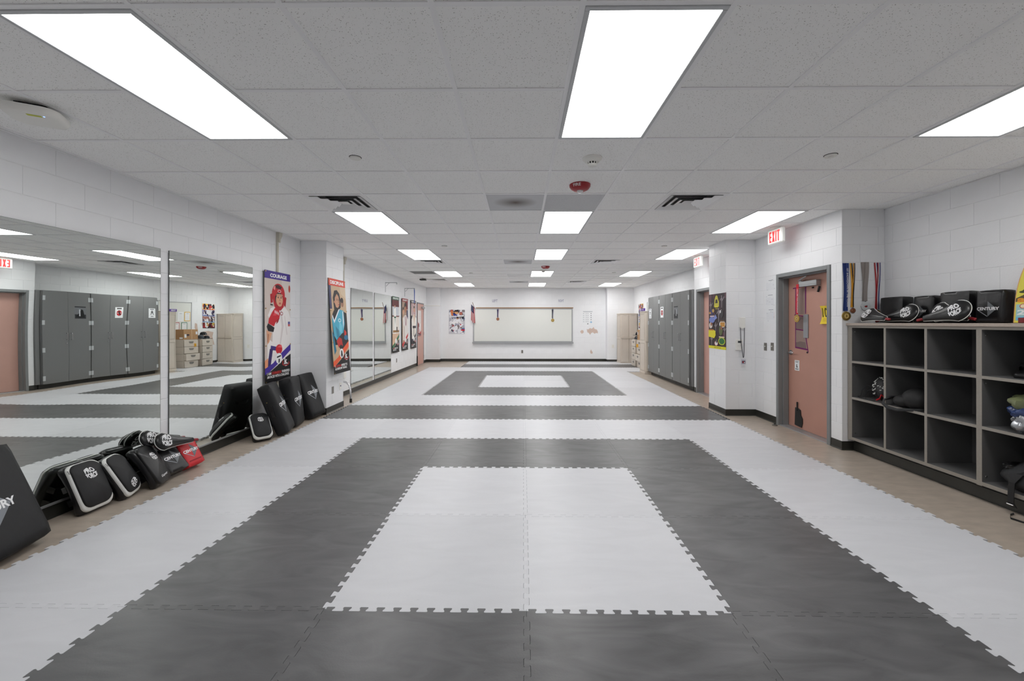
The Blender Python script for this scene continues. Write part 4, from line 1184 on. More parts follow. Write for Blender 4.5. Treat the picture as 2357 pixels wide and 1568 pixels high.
# ------------------------------------------------------------------ padded training gear
def pad_matrix(bx, by, yaw, lean, z=0.0, roll=0.0):
    """base point on the floor at the wall-side bottom middle; front normal at yaw from +x; leans back by lean"""
    n = Vector((cos(yaw), sin(yaw), 0)); X = Vector((sin(yaw), -cos(yaw), 0)); Z = Vector((0, 0, 1))
    M = Matrix(((X.x, n.x, 0, bx), (X.y, n.y, 0, by), (0, 0, 1, z), (0, 0, 0, 1)))
    return M @ Matrix.Rotation(lean, 4, 'X') @ Matrix.Rotation(roll, 4, 'Y')
def cushion(w, h, t, r, m, puff=.012, n=10, bend=0.0, base=0.0, shape=None, jitter=0.0008, seed=1):
    """soft box: x in +-w/2, y 0..t, z 0..h, rounded edges, puffed faces"""
    rr = random.Random(seed)
    mb = MB(); grid = {}
    def co_(u, v, s_):
        return None
    pts = {}; vs = []; fs = []
    def P_(i, j, k):                    # on an n*n*kn lattice shell
        key = (i, j, k)
        if key in pts: return pts[key]
        a, b_, c = i / n * 2 - 1, j / n * 2 - 1, k / 4 * 2 - 1
        x, z, y = a * w / 2, b_ * h / 2, c * t / 2
        ix = max(-w / 2 + r, min(w / 2 - r, x)); iz = max(-h / 2 + r, min(h / 2 - r, z)); rt = min(r, t / 2); iy = max(-t / 2 + rt, min(t / 2 - rt, y))
        d = Vector((x - ix, (y - iy), z - iz))
        if d.length > 1e-6:
            mx = max(abs(x - ix), abs(y - iy) * r / rt, abs(z - iz))
            d = Vector((x - ix, (y - iy) * r / rt, z - iz)).normalized() * mx
            q = Vector((ix + d.x, iy + d.y * rt / r, iz + d.z))
        else: q = Vector((x, y, z))
        pf = puff * (1 - a * a) * (1 - b_ * b_)
        q.y += pf * c
        if abs(c) < .99: 
            q.x += a * puff * .5 * (1 - c * c) * (1 - b_ * b_) if abs(a) > .99 else 0
            q.z += b_ * puff * .5 * (1 - c * c) * (1 - a * a) if abs(b_) > .99 else 0
        q += Vector((rr.uniform(-1, 1), rr.uniform(-1, 1), rr.uniform(-1, 1))) * jitter
        q.y += bend * ((b_ * .5 + .5 - .5) ** 2) * 4
        q.y += t / 2; q.z += h / 2
        pts[key] = len(vs); vs.append(q)
        return pts[key]
    for i in range(n):
        for j in range(n):
            fs.append((P_(i, j, 4), P_(i, j + 1, 4), P_(i + 1, j + 1, 4), P_(i + 1, j, 4)))
            fs.append((P_(i, j, 0), P_(i + 1, j, 0), P_(i + 1, j + 1, 0), P_(i, j + 1, 0)))
    for k in range(4):
        for i in range(n):
            fs.append((P_(i, 0, k), P_(i, 0, k + 1), P_(i + 1, 0, k + 1), P_(i + 1, 0, k)))
            fs.append((P_(i, n, k), P_(i + 1, n, k), P_(i + 1, n, k + 1), P_(i, n, k + 1)))
            fs.append((P_(0, i, k), P_(0, i + 1, k), P_(0, i + 1, k + 1), P_(0, i, k + 1)))
            fs.append((P_(n, i, k), P_(n, i, k + 1), P_(n, i + 1, k + 1), P_(n, i + 1, k)))
    mb.add(vs, fs, m)
    return mb
def pro_logo(p, cx, cy_, s, rgb=(232, 232, 234), rot=0):
    """two rows of heavy letters squeezed into a round shape"""
    def wtop(u, v):
        x = u * 2 - 1; c = sqrt(max(0, 1 - .55 * x * x)); return (.5 + (u - .5) * (.86 + .1 * (1 - v)), v * c + (1 - c) * .0)
    def wbot(u, v):
        x = u * 2 - 1; c = sqrt(max(0, 1 - .55 * x * x)); return (.5 + (u - .5) * (.86 + .1 * v), 1 - (1 - v) * c)
    k0 = len(p.mb.v)
    p.text('PRO', cx - s * .46, cx + s * .46, cy_ + s * .03, cy_ + s * .54, rgb, .05, wtop)
    p.text('FORCE', cx - s * .5, cx + s * .5, cy_ - s * .54, cy_ - s * .02, rgb, .05, wbot)
    if rot:
        for i in range(k0, len(p.mb.v)):
            x, y, z = p.mb.v[i]; x -= cx; y -= cy_
            p.mb.v[i] = (cx + x * cos(rot) - y * sin(rot), cy_ + x * sin(rot) + y * cos(rot), z)
def tri_logo(p, cx, cy_, s, grey=(128, 132, 138), words=True):
    p.poly([(cx - .02 * s, cy_ + .5 * s), (cx + .5 * s, cy_ + .0 * s), (cx - .02 * s, cy_ - .5 * s)], grey)
    p.poly([(cx - .62 * s, cy_ - .08 * s), (cx - .54 * s, cy_ - .08 * s), (cx - .06 * s, cy_ - .44 * s), (cx - .02 * s, cy_ - .52 * s)], (160, 164, 170))
    if words: p.text('CENTURY', cx - .66 * s, cx + .62 * s, cy_ - .09 * s, cy_ + .12 * s, (238, 238, 240), .035)
def front_print(p, parent, t, lift=.004, bulge=0.0, w=1, h=1):
    def f(a, b_, e):
        u, v = 2 * a / w, 2 * b_ / h - 1
        return (-a, t + e + lift + bulge * (1 - u * u) * (1 - v * v), b_)
    # subdivide is not needed for small logos
    p.obj('lettering', f, parent)
def kick_shield(M, lb, w=.38, h=.65, t=.16, flip=False, logo=True, lsz=.23, lz=.54, handle_side=True, cx=0):
    o = thing('kick_shield', lb, 'kick pad', group='black kicking shields', M=M)
    cushion(w, h, t, .03, BLACKM, .010, 10).obj('body', o, smooth=True, ang=60)
    if logo:
        p = Print(); tri_logo(p, cx, 0, lsz); p.refine(.03)
        p.obj('lettering', lambda a, b_, e: (-a, t + .0016 + e + .010 * max(0, (1 - (2 * a / w) ** 2)) * max(0, 1 - (2 * (b_ / h + lz) - 1) ** 2), b_ + h * lz), o)
    for s_ in ((1,) if handle_side else ()):
        x = w / 2
        pts = [(x + .0, t * .55, h * .62), (x + .022, t * .5, h * .58), (x + .026, t * .45, h * .48), (x + .02, t * .42, h * .38), (x, t * .4, h * .34)]
        MB().ribbon(pts, (0, .035, 0), .004, BLACKV).obj('handle', o)
        MB().cyl((x - .004, t * .35, h * .68), (x + .004, t * .35, h * .68), .006, .006, mat('brass_eyelet', (180, 150, 90), .3, metal=1), 8).obj('eyelet', o)
    MB().ribbon([(-.10, 0, h * .7), (-.05, -.02, h * .68), (.05, -.02, h * .68), (.10, 0, h * .7)], (0, 0, .04), .004, BLACKV).obj('back_strap', o)
    return o
# tall shields beside the pilaster
def place(x, y, yawd, leand, z=0, roll=0): return pad_matrix(x, y, radians(yawd), radians(leand), z, radians(roll))
kick_shield(place(-3.115, 5.30, 18, 21), 'tall black kicking shield, leftmost of the three by the pilaster', w=.37, h=.66, t=.16)
kick_shield(place(-3.235, 5.70, 11, 7), 'tall black kicking shield, middle of the three by the pilaster', w=.36, h=.67, t=.17)
kick_shield(place(-3.16, 6.192, -1, 20), 'tall black kicking shield, rightmost of the three by the pilaster', w=.375, h=.67, t=.15)
kick_shield(place(-3.185, 2.49, 13, 22, roll=0), 'large black kicking shield cut off by the left picture edge', w=.38, h=.66, t=.15, lsz=.25, lz=.45, cx=-.11)

def thai_pad(M, lb, w=.23, h=.38, t=.11, white=True, logo_z=.72, logo_rot=0, lsz=.085, lower=None, seed=1, side_logo=True):
    o = thing('curved_strike_pad', lb, 'strike pad', group='curved arm strike pads', M=M)
    bend = -.028
    cushion(w, h, t * .72, .035, BLACKV, .006, 10, bend=bend, seed=seed).obj('body', o, smooth=True, ang=60)
    def outline(sx, cz, hh, r, n_=7):
        return rrect(sx, hh, r, n_)
    def slab(sx, z0, z1, r, y0, th, m, name, puffy=.01):
        hh = (z1 - z0) / 2; cz = (z0 + z1) / 2
        rings = []
        for k, (sc_, dy) in enumerate(((1, 0), (1.0, th * .55), (.975, th * .85), (.93, th), (.5, th + puffy * .7), (.02, th + puffy))):
            ring = []
            for x, z in rrect(sx, hh, r, 6):
                zz = cz + z * sc_; b_ = zz / h
                ring.append((x * sc_, y0 + dy + bend * ((b_ - .5) ** 2) * 4, zz))
            rings.append(ring)
        rings = [r_[::-1] for r_ in rings]
        mb = MB(); loft(mb, rings, m); mb.obj(name, o, smooth=True, ang=70)
    y = t * .66
    if white: slab(w / 2, .004, h - .004, .055, y, .018, WHITEV, 'white_border', .0)
    slab(w / 2 - (.012 if white else .004), .026 if white else .004, h - .010, .06, y + (.012 if white else 0), .018, BLACKM if white else BLACKV, 'strike_face')
    z0_, z1_ = (.026 if white else .004), h - .010
    def face_y(x, z):
        s_ = max(abs(x) / (w / 2 - (.012 if white else .004)), abs(z - (z0_ + z1_) / 2) / ((z1_ - z0_) / 2))
        pf = .7 * (.93 - s_) / .43 if s_ > .5 else .7 + .3 * (.5 - s_) / .48
        return y + (.012 if white else 0) + .018 + .010 * max(-.2, pf) + bend * ((z / h - .5) ** 2) * 4 + .0012
    p = Print(); pro_logo(p, 0, 0, lsz, rot=logo_rot); p.refine(.02)
    p.obj('lettering', lambda a, b_, e: (-a, face_y(a, b_ + logo_z * h) + e, b_ + logo_z * h), o)
    if white and side_logo:
        p = Print(); pro_logo(p, 0, 0, .03, (40, 40, 42))
        p.obj('border_lettering', lambda a, b_, e: (w / 2 - .0065 - a * .3, y + .0195 + e + bend * ((b_ + h * .88) / h - .5) ** 2 * 4, b_ + h * .86), o)
    if lower:
        p = Print(); p.text(lower, -.045, .045, 0, .028, (232, 232, 234), .02, lambda u, v: (u, v + .25 * u))
        p.refine(.02)
        p.obj('script_lettering', lambda a, b_, e: (-a, face_y(a, b_ + h * .12) + e, b_ + h * .12), o)
    for dz in (.30, .58):
        MB().ribbon([(-w * .42, .0, h * dz), (-w * .38, -.045, h * dz), (0, -.06, h * dz), (w * .38, -.045, h * dz), (w * .42, .0, h * dz)], (0, 0, .045), .006, BLACKV).obj('arm_strap', o)
    return o
thai_pad(place(-3.275, 3.115, 0, 24), 'white edged strike pad with round white print, nearest of the leaning row', w=.235, h=.38, seed=2)
thai_pad(place(-3.25, 3.37, 14, 26, roll=6), 'white edged strike pad turned sideways, second in the leaning row', w=.20, h=.37, logo_z=.24, logo_rot=radians(-62), lsz=.07, seed=3)
thai_pad(place(-3.19, 3.60, 16, 30), 'all black strike pad with script lettering, third in the leaning row', w=.22, h=.385, white=False, logo_z=.66, lsz=.07, lower='Gopwtr', seed=4)
thai_pad(place(-3.13, 4.96, -40, 40), 'white edged strike pad lying against the leftmost tall shield', w=.215, h=.36, logo_z=.68, lsz=.065, seed=5)

def square_pad(M, lb, m=None, w=.22, h=.27, t=.11, ls=.14, lz=.55, bar=False, letters=True, seed=1, cx=0):
    o = thing('square_focus_pad', lb, 'focus pad', group='square focus pads', M=M)
    cushion(w, h, t, .014, m or BLACKV, .008, 10, seed=seed).obj('body', o, smooth=True, ang=60)
    if letters:
        p = Print(); tri_logo(p, cx, 0, ls, grey=(112, 118, 124) if m else (110, 114, 118)); 
        if bar: p.rect(cx - .55 * ls, cx + .5 * ls, -.75 * ls, -.66 * ls, (150, 20, 34) if m else (50, 50, 54))
        p.refine(.025)
        p.obj('lettering', lambda a, b_, e: (-a, t + .0016 + e + .008 * max(0, (1 - (2 * a / w) ** 2)) * max(0, 1 - (2 * (b_ / h + lz) - 1) ** 2), b_ + h * lz), o)
    MB().ribbon([(-w * .3, 0, h * .5), (-w * .25, -.02, h * .5), (w * .25, -.02, h * .5), (w * .3, 0, h * .5)], (0, 0, .05), .005, m or BLACKV).obj('hand_strap', o)
    return o
square_pad(place(-3.27, 3.815, 0, 36), 'black square focus pad with grey triangle, left of the red one', w=.21, h=.25, t=.12, seed=2)
square_pad(place(-3.275, 4.03, 0, 28), 'red square focus pad at the end of the leaning row', REDV, w=.205, h=.27, t=.10, bar=True, seed=3)

def paddle(M, lb, rev=False, group='teardrop target paddles', r=.10, L=.40, t=.055, rot=0, strap=mat('dark_red_strap', (138, 24, 34), .6)):
    """head at the origin in local xz, handle along -x, thickness along y"""
    o = thing('target_paddle', lb, 'kick target', group=group, M=M)
    def outl(k, n_=30):
        pts = []
        for i in range(n_):
            a = 2 * pi * i / n_
            x, z = cos(a) * r, sin(a) * r * .93
            if x < 0:
                u = -x / r
                x = -u ** 1.25 * (L - r); z = sin(a) / max(1e-6, abs(sin(a))) * (r * .93 * (1 - .76 * (u ** .8)) + 0) if abs(sin(a)) > 1e-6 else 0
            pts.append((x * k, z * k))
        return pts
    rings = []
    for k, y in ((.55, -t / 2 - .012), (.86, -t / 2), (.97, -t / 4), (1, 0), (.97, t / 4), (.86, t / 2), (.55, t / 2 + .012)):
        o_ = outl(1)
        rings.append([(x * (k if x > 0 else 1 - (1 - k) * .12), y * (1 if x > -.1 else .7), z * k) for x, z in o_])
    mb = MB(); loft(mb, rings, BLACKV); mb.obj('body', o, smooth=True, ang=70)
    pp = [(x * 1.0, 0, z * 1.01) for x, z in outl(1)]
    MB().tube(pp[:] + [pp[0]], .0035, WHITEV, 6).obj('white_piping', o)
    MB().box(-L + r - .055, -L + r + .01, -t * .22, t * .22, -.012, .012, strap, .006).obj('handle', o)
    for sd in (-1, 1):
        p = Print(); pro_logo(p, 0, 0, .105, rot=rot)
        if sd < 0: p.obj('lettering', lambda a, b_, e: (a, -t / 2 - .0125 - e, b_), o)
        else: p.obj('lettering', lambda a, b_, e: (-a, t / 2 + .0125 + e, b_), o)
    return o
def paddle_m(x, y, z, yawd, tilt, inplane):
    """front (-y local) looks along yaw; inplane turns the paddle clockwise"""
    return Matrix.Translation((x, y, z)) @ Matrix.Rotation(radians(yawd), 4, 'Z') @ Matrix.Rotation(radians(tilt), 4, 'X') @ Matrix.Rotation(radians(inplane), 4, 'Y')
# front faces +x: local -y -> +x is a turn of +90 deg; handle should go right (+y world): local -x -> world -y, so mirror with 180 in plane
paddle(paddle_m(-3.27, 3.735, .350, 90, -24, 180 + 14), 'black teardrop paddle with red handle on the black and red pads, in front', rot=pi, r=.088, t=.045)
paddle(paddle_m(-3.365, 3.69, .385, 90, -24, 180 + 14), 'black teardrop paddle behind the front one on the leaning row', rot=pi, r=.088, t=.045)

# ------------------------------------------------------------------ back wall
BY = 15.27
t = thing('wall_whiteboard', 'long white board with aluminium frame on the back wall', 'whiteboard', (-1.764, BY, .714))
WW, WHt = 3.70, 1.26
MB().box(.03, WW - .03, -.014, -.002, .03, WHt - .03, WBOARD).obj('board', t)
for nm, a in (('frame_side', (0, .04, -.022, 0, 0, WHt)), ('frame_side', (WW - .04, WW, -.022, 0, 0, WHt)), ('frame_bottom', (.04, WW - .04, -.022, 0, 0, .04)), ('frame_top', (.04, WW - .04, -.022, 0, WHt - .04, WHt))):
    MB().box(*a, ALU, .003).obj(nm, t)
MB().prism([(0, 0), (WW, 0), (WW, -.08), (0, -.08)], -.015, .002, ALU).prism([(-.02, -.075), (WW + .02, -.075), (WW + .02, -.09), (-.02, -.09)], -.045, .012, ALU).obj('pen_tray', t)
rr_ = MB().box(.1, WW + .02, -.03, 0, WHt, WHt + .035, mat('cork_rail', (158, 124, 92), .8), .002).obj('map_rail', t)
t = thing('sports_poster', 'baseball collage poster with white letters left of the whiteboard', 'poster', (-2.671, BY - .001, 1.021))
MB().box(0, .60, -.003, 0, 0, .905, PAPER).obj('sheet', t)
p = Print()
collage(p, .60, .905, [(200, 200, 206), (232, 232, 236), (50, 52, 64), (70, 90, 150), (160, 70, 74), (130, 120, 122), (235, 235, 240), (120, 124, 140), (235, 235, 240), (226, 226, 232), (170, 172, 184)], 110, 11)
p.poly([(.06, .86), (.14, .88), (.2, .70), (.1, .68)], (206, 120, 70)); p.poly([(.14, .78), (.3, .72), (.36, .68), (.2, .66)], (38, 56, 140)); p.ell(.29, .80, .06, .07, (206, 150, 110)); p.ell(.29, .86, .08, .035, (34, 30, 34)); p.poly([(.16, .80), (.50, .74), (.50, .755), (.16, .82)], (216, 170, 100))
p.text('CHARACTER', .04, .58, .63, .69, (245, 245, 245), .05, lambda u, v: (u, v + .8 * (u - .5)))
p.ell(.33, .58, .05, .05, (150, 110, 90)); p.ell(.33, .62, .05, .025, (30, 30, 36)); p.poly([(.25, .54), (.4, .56), (.46, .46), (.28, .44)], (236, 236, 240))
p.text('THROUGH', .1, .52, .40, .45, (245, 245, 245), .05, lambda u, v: (u, v + .4 * (u - .5)))
p.rect(.46, .59, .12, .17, (206, 34, 40)); p.ell(.44, .35, .03, .02, (200, 40, 44)); p.ell(.51, .03, .07, .028, (200, 200, 206)); p.ell(.51, .03, .05, .018, (240, 240, 244))
p.obj('print', lambda a, b_, h: (a, -.0032 - h, b_), t)
def sign(x, z, w, h, words, lb, y=BY, col=(96, 84, 140)):
    t = thing('paper_sign', lb, 'sign', (x, y, z))
    MB().box(0, w, -.002, 0, 0, h, PAPER).obj('sheet', t)
    p = Print(); p.text(words, .06 * w, .94 * w, .15 * h, .82 * h, col, -.005)
    p.obj('lettering', lambda a, b_, e: (a, -.0024 - e, b_), t)
sign(-1.06, 2.19, .22, .14, 'LEFT', 'small white paper sign reading LEFT above the whiteboard')
sign(1.40, 2.19, .22, .14, 'RIGHT', 'small white paper sign reading RIGHT above the whiteboard')
t = thing('info_sheet', 'white printed rules sheet right of the whiteboard', 'notice', (2.29, BY, 1.345))
MB().box(0, .42, -.002, 0, 0, .55, PAPER).obj('sheet', t)
p = Print()
p.rect(.03, .39, .51, .52, (80, 100, 120)); p.rect(.05, .37, .49, .498, (150, 150, 156))
for k in range(5):
    z = .44 - .075 * k
    p.rect(.03, .08, z - .02, z + .01, (200, 204, 208)); 
    for q in range(3): p.rect(.12, .25, z - .02 + .014 * q, z - .016 + .014 * q, (160, 160, 166))
    if k < 4: p.ell(.33, z - .005, .02, .018, (130, 134, 140), 10)
p.ell(.33, .12, .035, .03, (70, 150, 200), 14); p.ell(.33, .125, .018, .012, (235, 238, 240), 12); p.ell(.21, .055, .02, .02, (60, 60, 66), 12)
p.obj('print', lambda a, b_, h: (a, -.0024 - h, b_), t)
# flaked paint patches: thin irregular bare areas
def patch(pts, lb, fn):
    p = Print(); p.poly(pts, (206, 184, 172)); p.mb.mats = [PATCH]
    o = p.obj('bare_paint_patch', fn, None); tag(o, lb, 'wall patch', 'bare patches where paint came off')
patch([(0, .12), (.08, .10), (.2, .16), (.30, .13), (.42, .20), (.47, .12), (.60, .10), (.66, .02), (.66, -.06), (.55, -.04), (.48, -.08), (.36, -.02), (.28, -.04), (.20, -.12), (.12, -.04), (.04, -.02)][::-1], 'largest bare paint patch under the rules sheet', lambda a, b_, h: (2.46 + a * .62, BY + .001 - h - .0015, 1.10 + b_ * .9))
patch([(0, 0), (.06, .05), (.14, .04), (.16, -.04), (.08, -.09), (.02, -.05)][::-1], 'small round bare paint patch beside the whiteboard', lambda a, b_, h: (2.22 + a * .8, BY - .0005 - h, 1.12 + b_))
patch([(0, 0), (.04, .09), (.07, .03), (.10, -.01), (.09, -.07), (.03, -.07)][::-1], 'small bare paint patch low on the back wall', lambda a, b_, h: (2.58 + a, BY - .0005 - h, .36 + b_))
# flag on a short staff
t = thing('striped_flag', 'red white and blue striped flag on a short staff beside the whiteboard', 'flag', (-1.73, BY - .02, 1.98))
MB().cyl((0.03, .02, -.04), (-.02, -.30, .20), .008, .008, mat('staff_wood', (120, 88, 60), .6), 8).obj('staff', t)
FB, FR, FW = mat('flag_blue', (44, 50, 90), .7), mat('flag_red', (168, 44, 56), .7), mat('flag_white', (222, 218, 216), .7)
def drape(x0, x1, ytop, L, nst, ph):
    n_, m_ = 24, nst * 2
    for part_, msel, cols in [('blue_canton', 0, range(m_))] + [('stripe', 1 if i_ % 2 else 2, [i_]) for i_ in range(m_)]:
        mb = MB(); ma = (FB, FR, FW)[msel]
        for i in cols:
            for j in range(n_):
                v = j / n_
                isb = v < .38 and i < m_ * .55
                k = 0 if isb else (1 if (i // 1) % 2 else 2)
                if k != msel: continue
                q = []
                for a, b_ in ((i, j), (i + 1, j), (i + 1, j + 1), (i, j + 1)):
                    u, w_ = a / m_, b_ / n_
                    x = x0 + (x1 - x0) * u * (1 - .35 * (1 - w_)) - .03 * w_ * sin(u * 3 + ph)
                    y = -.06 * sin(u * 11 + ph) * (.3 + w_) * .7 - .12 * (1 - u)
                    z = ytop + .14 * (1 - u) - L * w_ * (1 - .12 * abs(u - .5) * 2)
                    q.append((x, y, z))
                mb.add(q, [(0, 1, 2, 3)], ma)
        mb.obj(part_, t)
drape(-.09, .11, 0, .62, 4, .6)
# star dots on the canton
p = Print()
for i in range(3):
    for j in range(5): p.ell(-.065 + .02 * i, .06 - .045 * j, .005, .006, (225, 225, 230), 6)
p.obj('stars', lambda a, b_, h: (a, -.20 - h, b_ + .02), t); t.children[-1]['kind'] = 'stuff'

# ------------------------------------------------------------------ right side, far: beige cabinets, drawer carts, whiteboard
def plastic_cabinet(x0, x1, y0, y1, z1, lb):
    t = thing('plastic_cabinet', lb, 'cabinet', (x0, y0, 0), 'beige plastic cabinets')
    w, d = x1 - x0, y1 - y0
    MB().box(0, w, .03, d, 0.03, z1 - .02, BEIGEP, .006).box(-.01, w + .01, .0, d, 0, .05, BEIGEP, .006).box(-.01, w + .01, .0, d, z1 - .03, z1, BEIGEP, .006).obj('body', t)
    for s_ in (0, 1):                                   # recessed side panels shown as raised rims
        x = -.006 if s_ == 0 else w
        for za, zb in ((.08, z1 * .49), (z1 * .53, z1 - .07)):
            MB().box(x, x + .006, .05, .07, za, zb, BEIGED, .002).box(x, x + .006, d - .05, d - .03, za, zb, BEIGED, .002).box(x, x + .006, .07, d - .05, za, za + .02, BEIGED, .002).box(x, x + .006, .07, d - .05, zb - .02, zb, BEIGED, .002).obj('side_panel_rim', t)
    for s_ in (0, 1):
        a, b_ = (.02, w / 2 - .003) if s_ == 0 else (w / 2 + .003, w - .02)
        dr = MB().box(a, b_, .0, .03, .055, z1 - .035, BEIGEP, .006)
        dobj = dr.obj('door', t)
        for za, zb in ((.075, z1 * .49), (z1 * .53, z1 - .06)):
            MB().box(a + .02, b_ - .02, -.006, .002, za, zb, BEIGEP, .004).obj('door_panel', dobj)
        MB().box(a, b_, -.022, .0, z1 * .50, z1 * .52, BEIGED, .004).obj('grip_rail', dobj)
        # bulged arch at the top of each door
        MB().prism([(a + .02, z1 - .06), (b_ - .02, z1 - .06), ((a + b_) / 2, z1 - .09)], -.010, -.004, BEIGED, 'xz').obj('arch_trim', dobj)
plastic_cabinet(3.50, 4.10, 14.4, 14.93, 1.77, 'tall beige plastic cabinet in the far right corner')
plastic_cabinet(3.49, 4.10, 11.54, 12.05, 1.77, 'tall beige plastic cabinet standing against the grey cupboards')
t = thing('purple_sign', 'purple banner strip with white lettering on the near beige cabinet', 'sign', (3.475, 11.56, 1.775))
MB().box(0, .03, 0, .50, 0, .075, mat('purple_strip', (92, 54, 150), .5), .004).obj('panel', t)
p = Print(); p.text('TIGER', .04, .22, .018, .058, WH, .03); p.text('DEN', .32, .42, .022, .05, (220, 200, 235), .03)
p.obj('lettering', lambda a, b_, h: (-.0004 - h, .50 - a, b_), t)
def cart(y0, y1, x0, lb, open_i=None):
    """drawers face -x"""
    t = thing('drawer_cart', lb, 'drawer cart', (x0, y0, 0), 'beige plastic drawer carts')
    w, d, h = y1 - y0, .36, .90
    MB().box(.02, d, 0, .02, .02, h, BEIGEP, .004).box(.02, d, w - .02, w, .02, h, BEIGEP, .004).box(d - .02, d, .02, w - .02, .02, h, BEIGEP).box(.01, d, -.005, w + .005, h - .02, h, BEIGEP, .004).box(.01, d, 0, w, .0, .025, BEIGEP, .004).obj('body', t)
    for k in range(3): MB().box(.03, d - .02, -.006, 0, .21 + .22 * k, .235 + .22 * k, BEIGED, .003).obj('side_rib', t)
    for k in range(4):
        z0 = .03 + .215 * k; pull = .05 if open_i == k else 0
        do = MB().box(-pull, d - .05 - pull, .024, w - .024, z0, z0 + .195, BEIGEP, .006).box(-.012 - pull, .01 - pull, .01, w - .01, z0, z0 + .205, BEIGEP, .006).obj('drawer', t)
        MB().prism([(w * .34, z0 + .165), (w * .36, z0 + .12), (w * .42, z0 + .10), (w * .58, z0 + .10), (w * .64, z0 + .12), (w * .66, z0 + .165)], -.016 - pull, -.011 - pull, mat('pull_shadow', (128, 124, 118), .5), 'yz').obj('finger_pull', do)
    return t
cart(12.60, 13.10, 3.715, 'beige four drawer cart under the cardboard box', 1)
cart(13.22, 13.68, 3.70, 'beige four drawer cart with dark caps on top')
o = MB().prism([(0, 0), (.10, 0), (.08, .03), (.03, .04)], 0, .1, mat('yellow_cloth', (236, 178, 60), .8), 'xy').xf(Matrix.Translation((3.645, 12.95, .668))).obj('yellow_cloth'); tag(o, 'bit of yellow cloth on the open drawer', 'cloth')
t = thing('cardboard_box', 'brown taped cardboard box on the nearer drawer cart', 'box', (3.72, 12.61, .90))
MB().box(0, .33, 0, .50, 0, .32, CARD, .003).obj('carton', t)
MB().box(-.001, .15, .27, .30, .0, .321, mat('packing_tape', (196, 162, 122), .3)).obj('tape', t)
MB().box(-.002, 0, .03, .10, .06, .17, PAPER).box(.03, .13, -.002, 0, .02, .07, PAPER).obj('shipping_label', t)
p = Print(); p.rect(.30, .45, .12, .165, (40, 30, 50)); p.rect(.32, .44, .09, .10, (90, 70, 56)); p.rect(.02, .08, .16, .25, (236, 236, 236))
p.obj('print', lambda a, b_, h: (-.0005 - h, .50 - a, b_), t)
def cap(x, y, z, rot, lb, c=(34, 36, 42)):
    t = thing('baseball_cap', lb, 'cap', M=Matrix.Translation((x, y, z)) @ Matrix.Rotation(rot, 4, 'Z'), group='dark caps piled on the drawer cart')
    m = mat('cap_%02x' % c[0], c, .8)
    MB().lathe([(.088, 0), (.09, .03), (.078, .07), (.05, .098), (.01, .108)], (0, 0, 0), m, 20).obj('crown', t, smooth=True)
    mb = MB(); pts = [(.075 * cos(a), .075 * sin(a)) for a in [-1.1 + 2.2 * k / 8 for k in range(9)]] + [(.07 + .10 * cos(a), .085 * sin(a)) for a in [1.2 - 2.4 * k / 10 for k in range(11)]]
    mb.prism(pts, .004, .009, m); mb.obj('brim', t)
    p = Print(); p.text('A', -.016, .016, .0, .035, (200, 204, 214), .03)
    p.obj('badge', lambda a, b_, h: (.092 + h - b_ * .2, a, .02 + b_), t)
cap(3.84, 13.36, .93, 3.2, 'dark cap at the bottom of the cap pile', (70, 74, 80))
cap(3.86, 13.61, .90, 2.7, 'dark cap lower right in the cap pile')
cap(3.84, 13.46, 1.03, 3.3, 'black cap with pale letter on top of the pile', (26, 27, 30))
o = MB().box(0, .2, 0, .25, 0, .03, mat('grey_cloth', (90, 96, 104), .8), .012).xf(Matrix.Translation((3.72, 13.26, .90))).obj('folded_cloth'); tag(o, 'folded grey cloth under the dark caps', 'cloth')

t = thing('certificate_board', 'whiteboard with framed certificates on the right wall behind the carts', 'whiteboard', (4.118, 13.35, .85))
MB().box(-.014, -.002, -1.28, 0, 0, 1.25, WBOARD).obj('board', t)
for a in ((-.022, 0, -.02, 0, 0, 1.25), (-.022, 0, -1.28, -1.26, 0, 1.25), (-.022, 0, -1.26, -.02, 1.23, 1.25), (-.022, 0, -1.26, -.02, 0, .02)): MB().box(*a, ALU, .002).obj('frame_bar', t)
for yc, zc, c, cn in ((13.19, 1.64, (226, 178, 52), 'yellow'), (12.93, 1.64, None, 'unframed'), (12.64, 1.64, (92, 98, 108), 'grey'), (12.36, 1.64, (42, 60, 110), 'navy'), (13.08, 1.30, (40, 120, 92), 'green'), (12.78, 1.30, (170, 48, 58), 'red'), (12.48, 1.30, (70, 74, 84), 'charcoal')):
    t = thing('certificate', '%s bordered certificate stuck on the right whiteboard' % cn if c else 'unframed white certificate on the right whiteboard', 'certificate', (4.104, yc + .11, zc - .15))
    if c:
        MB().box(-.004, 0, -.22, 0, 0, .30, mat('cert_' + cn, c, .5)).obj('border', t)
        MB().box(-.006, -.003, -.20, -.02, .02, .28, PAPER).obj('sheet', t)
    else: MB().box(-.004, 0, -.22, 0, 0, .30, PAPER).obj('sheet', t)
    p = Print()
    for k in range(5): p.rect(.05, .17, .06 + .04 * k, .063 + .04 * k, (170, 166, 160))
    p.rect(.06, .16, .24, .25, (130, 130, 136))
    p.obj('print', lambda a, b_, h: (-.0064 - h, -a, b_), t)
t = thing('sports_poster', 'tall poster with photo strips on the right wall before the corner', 'poster', (4.12, 14.33, 1.24))
MB().box(-.003, 0, -.56, 0, 0, .86, PAPER).obj('sheet', t)
p = Print()
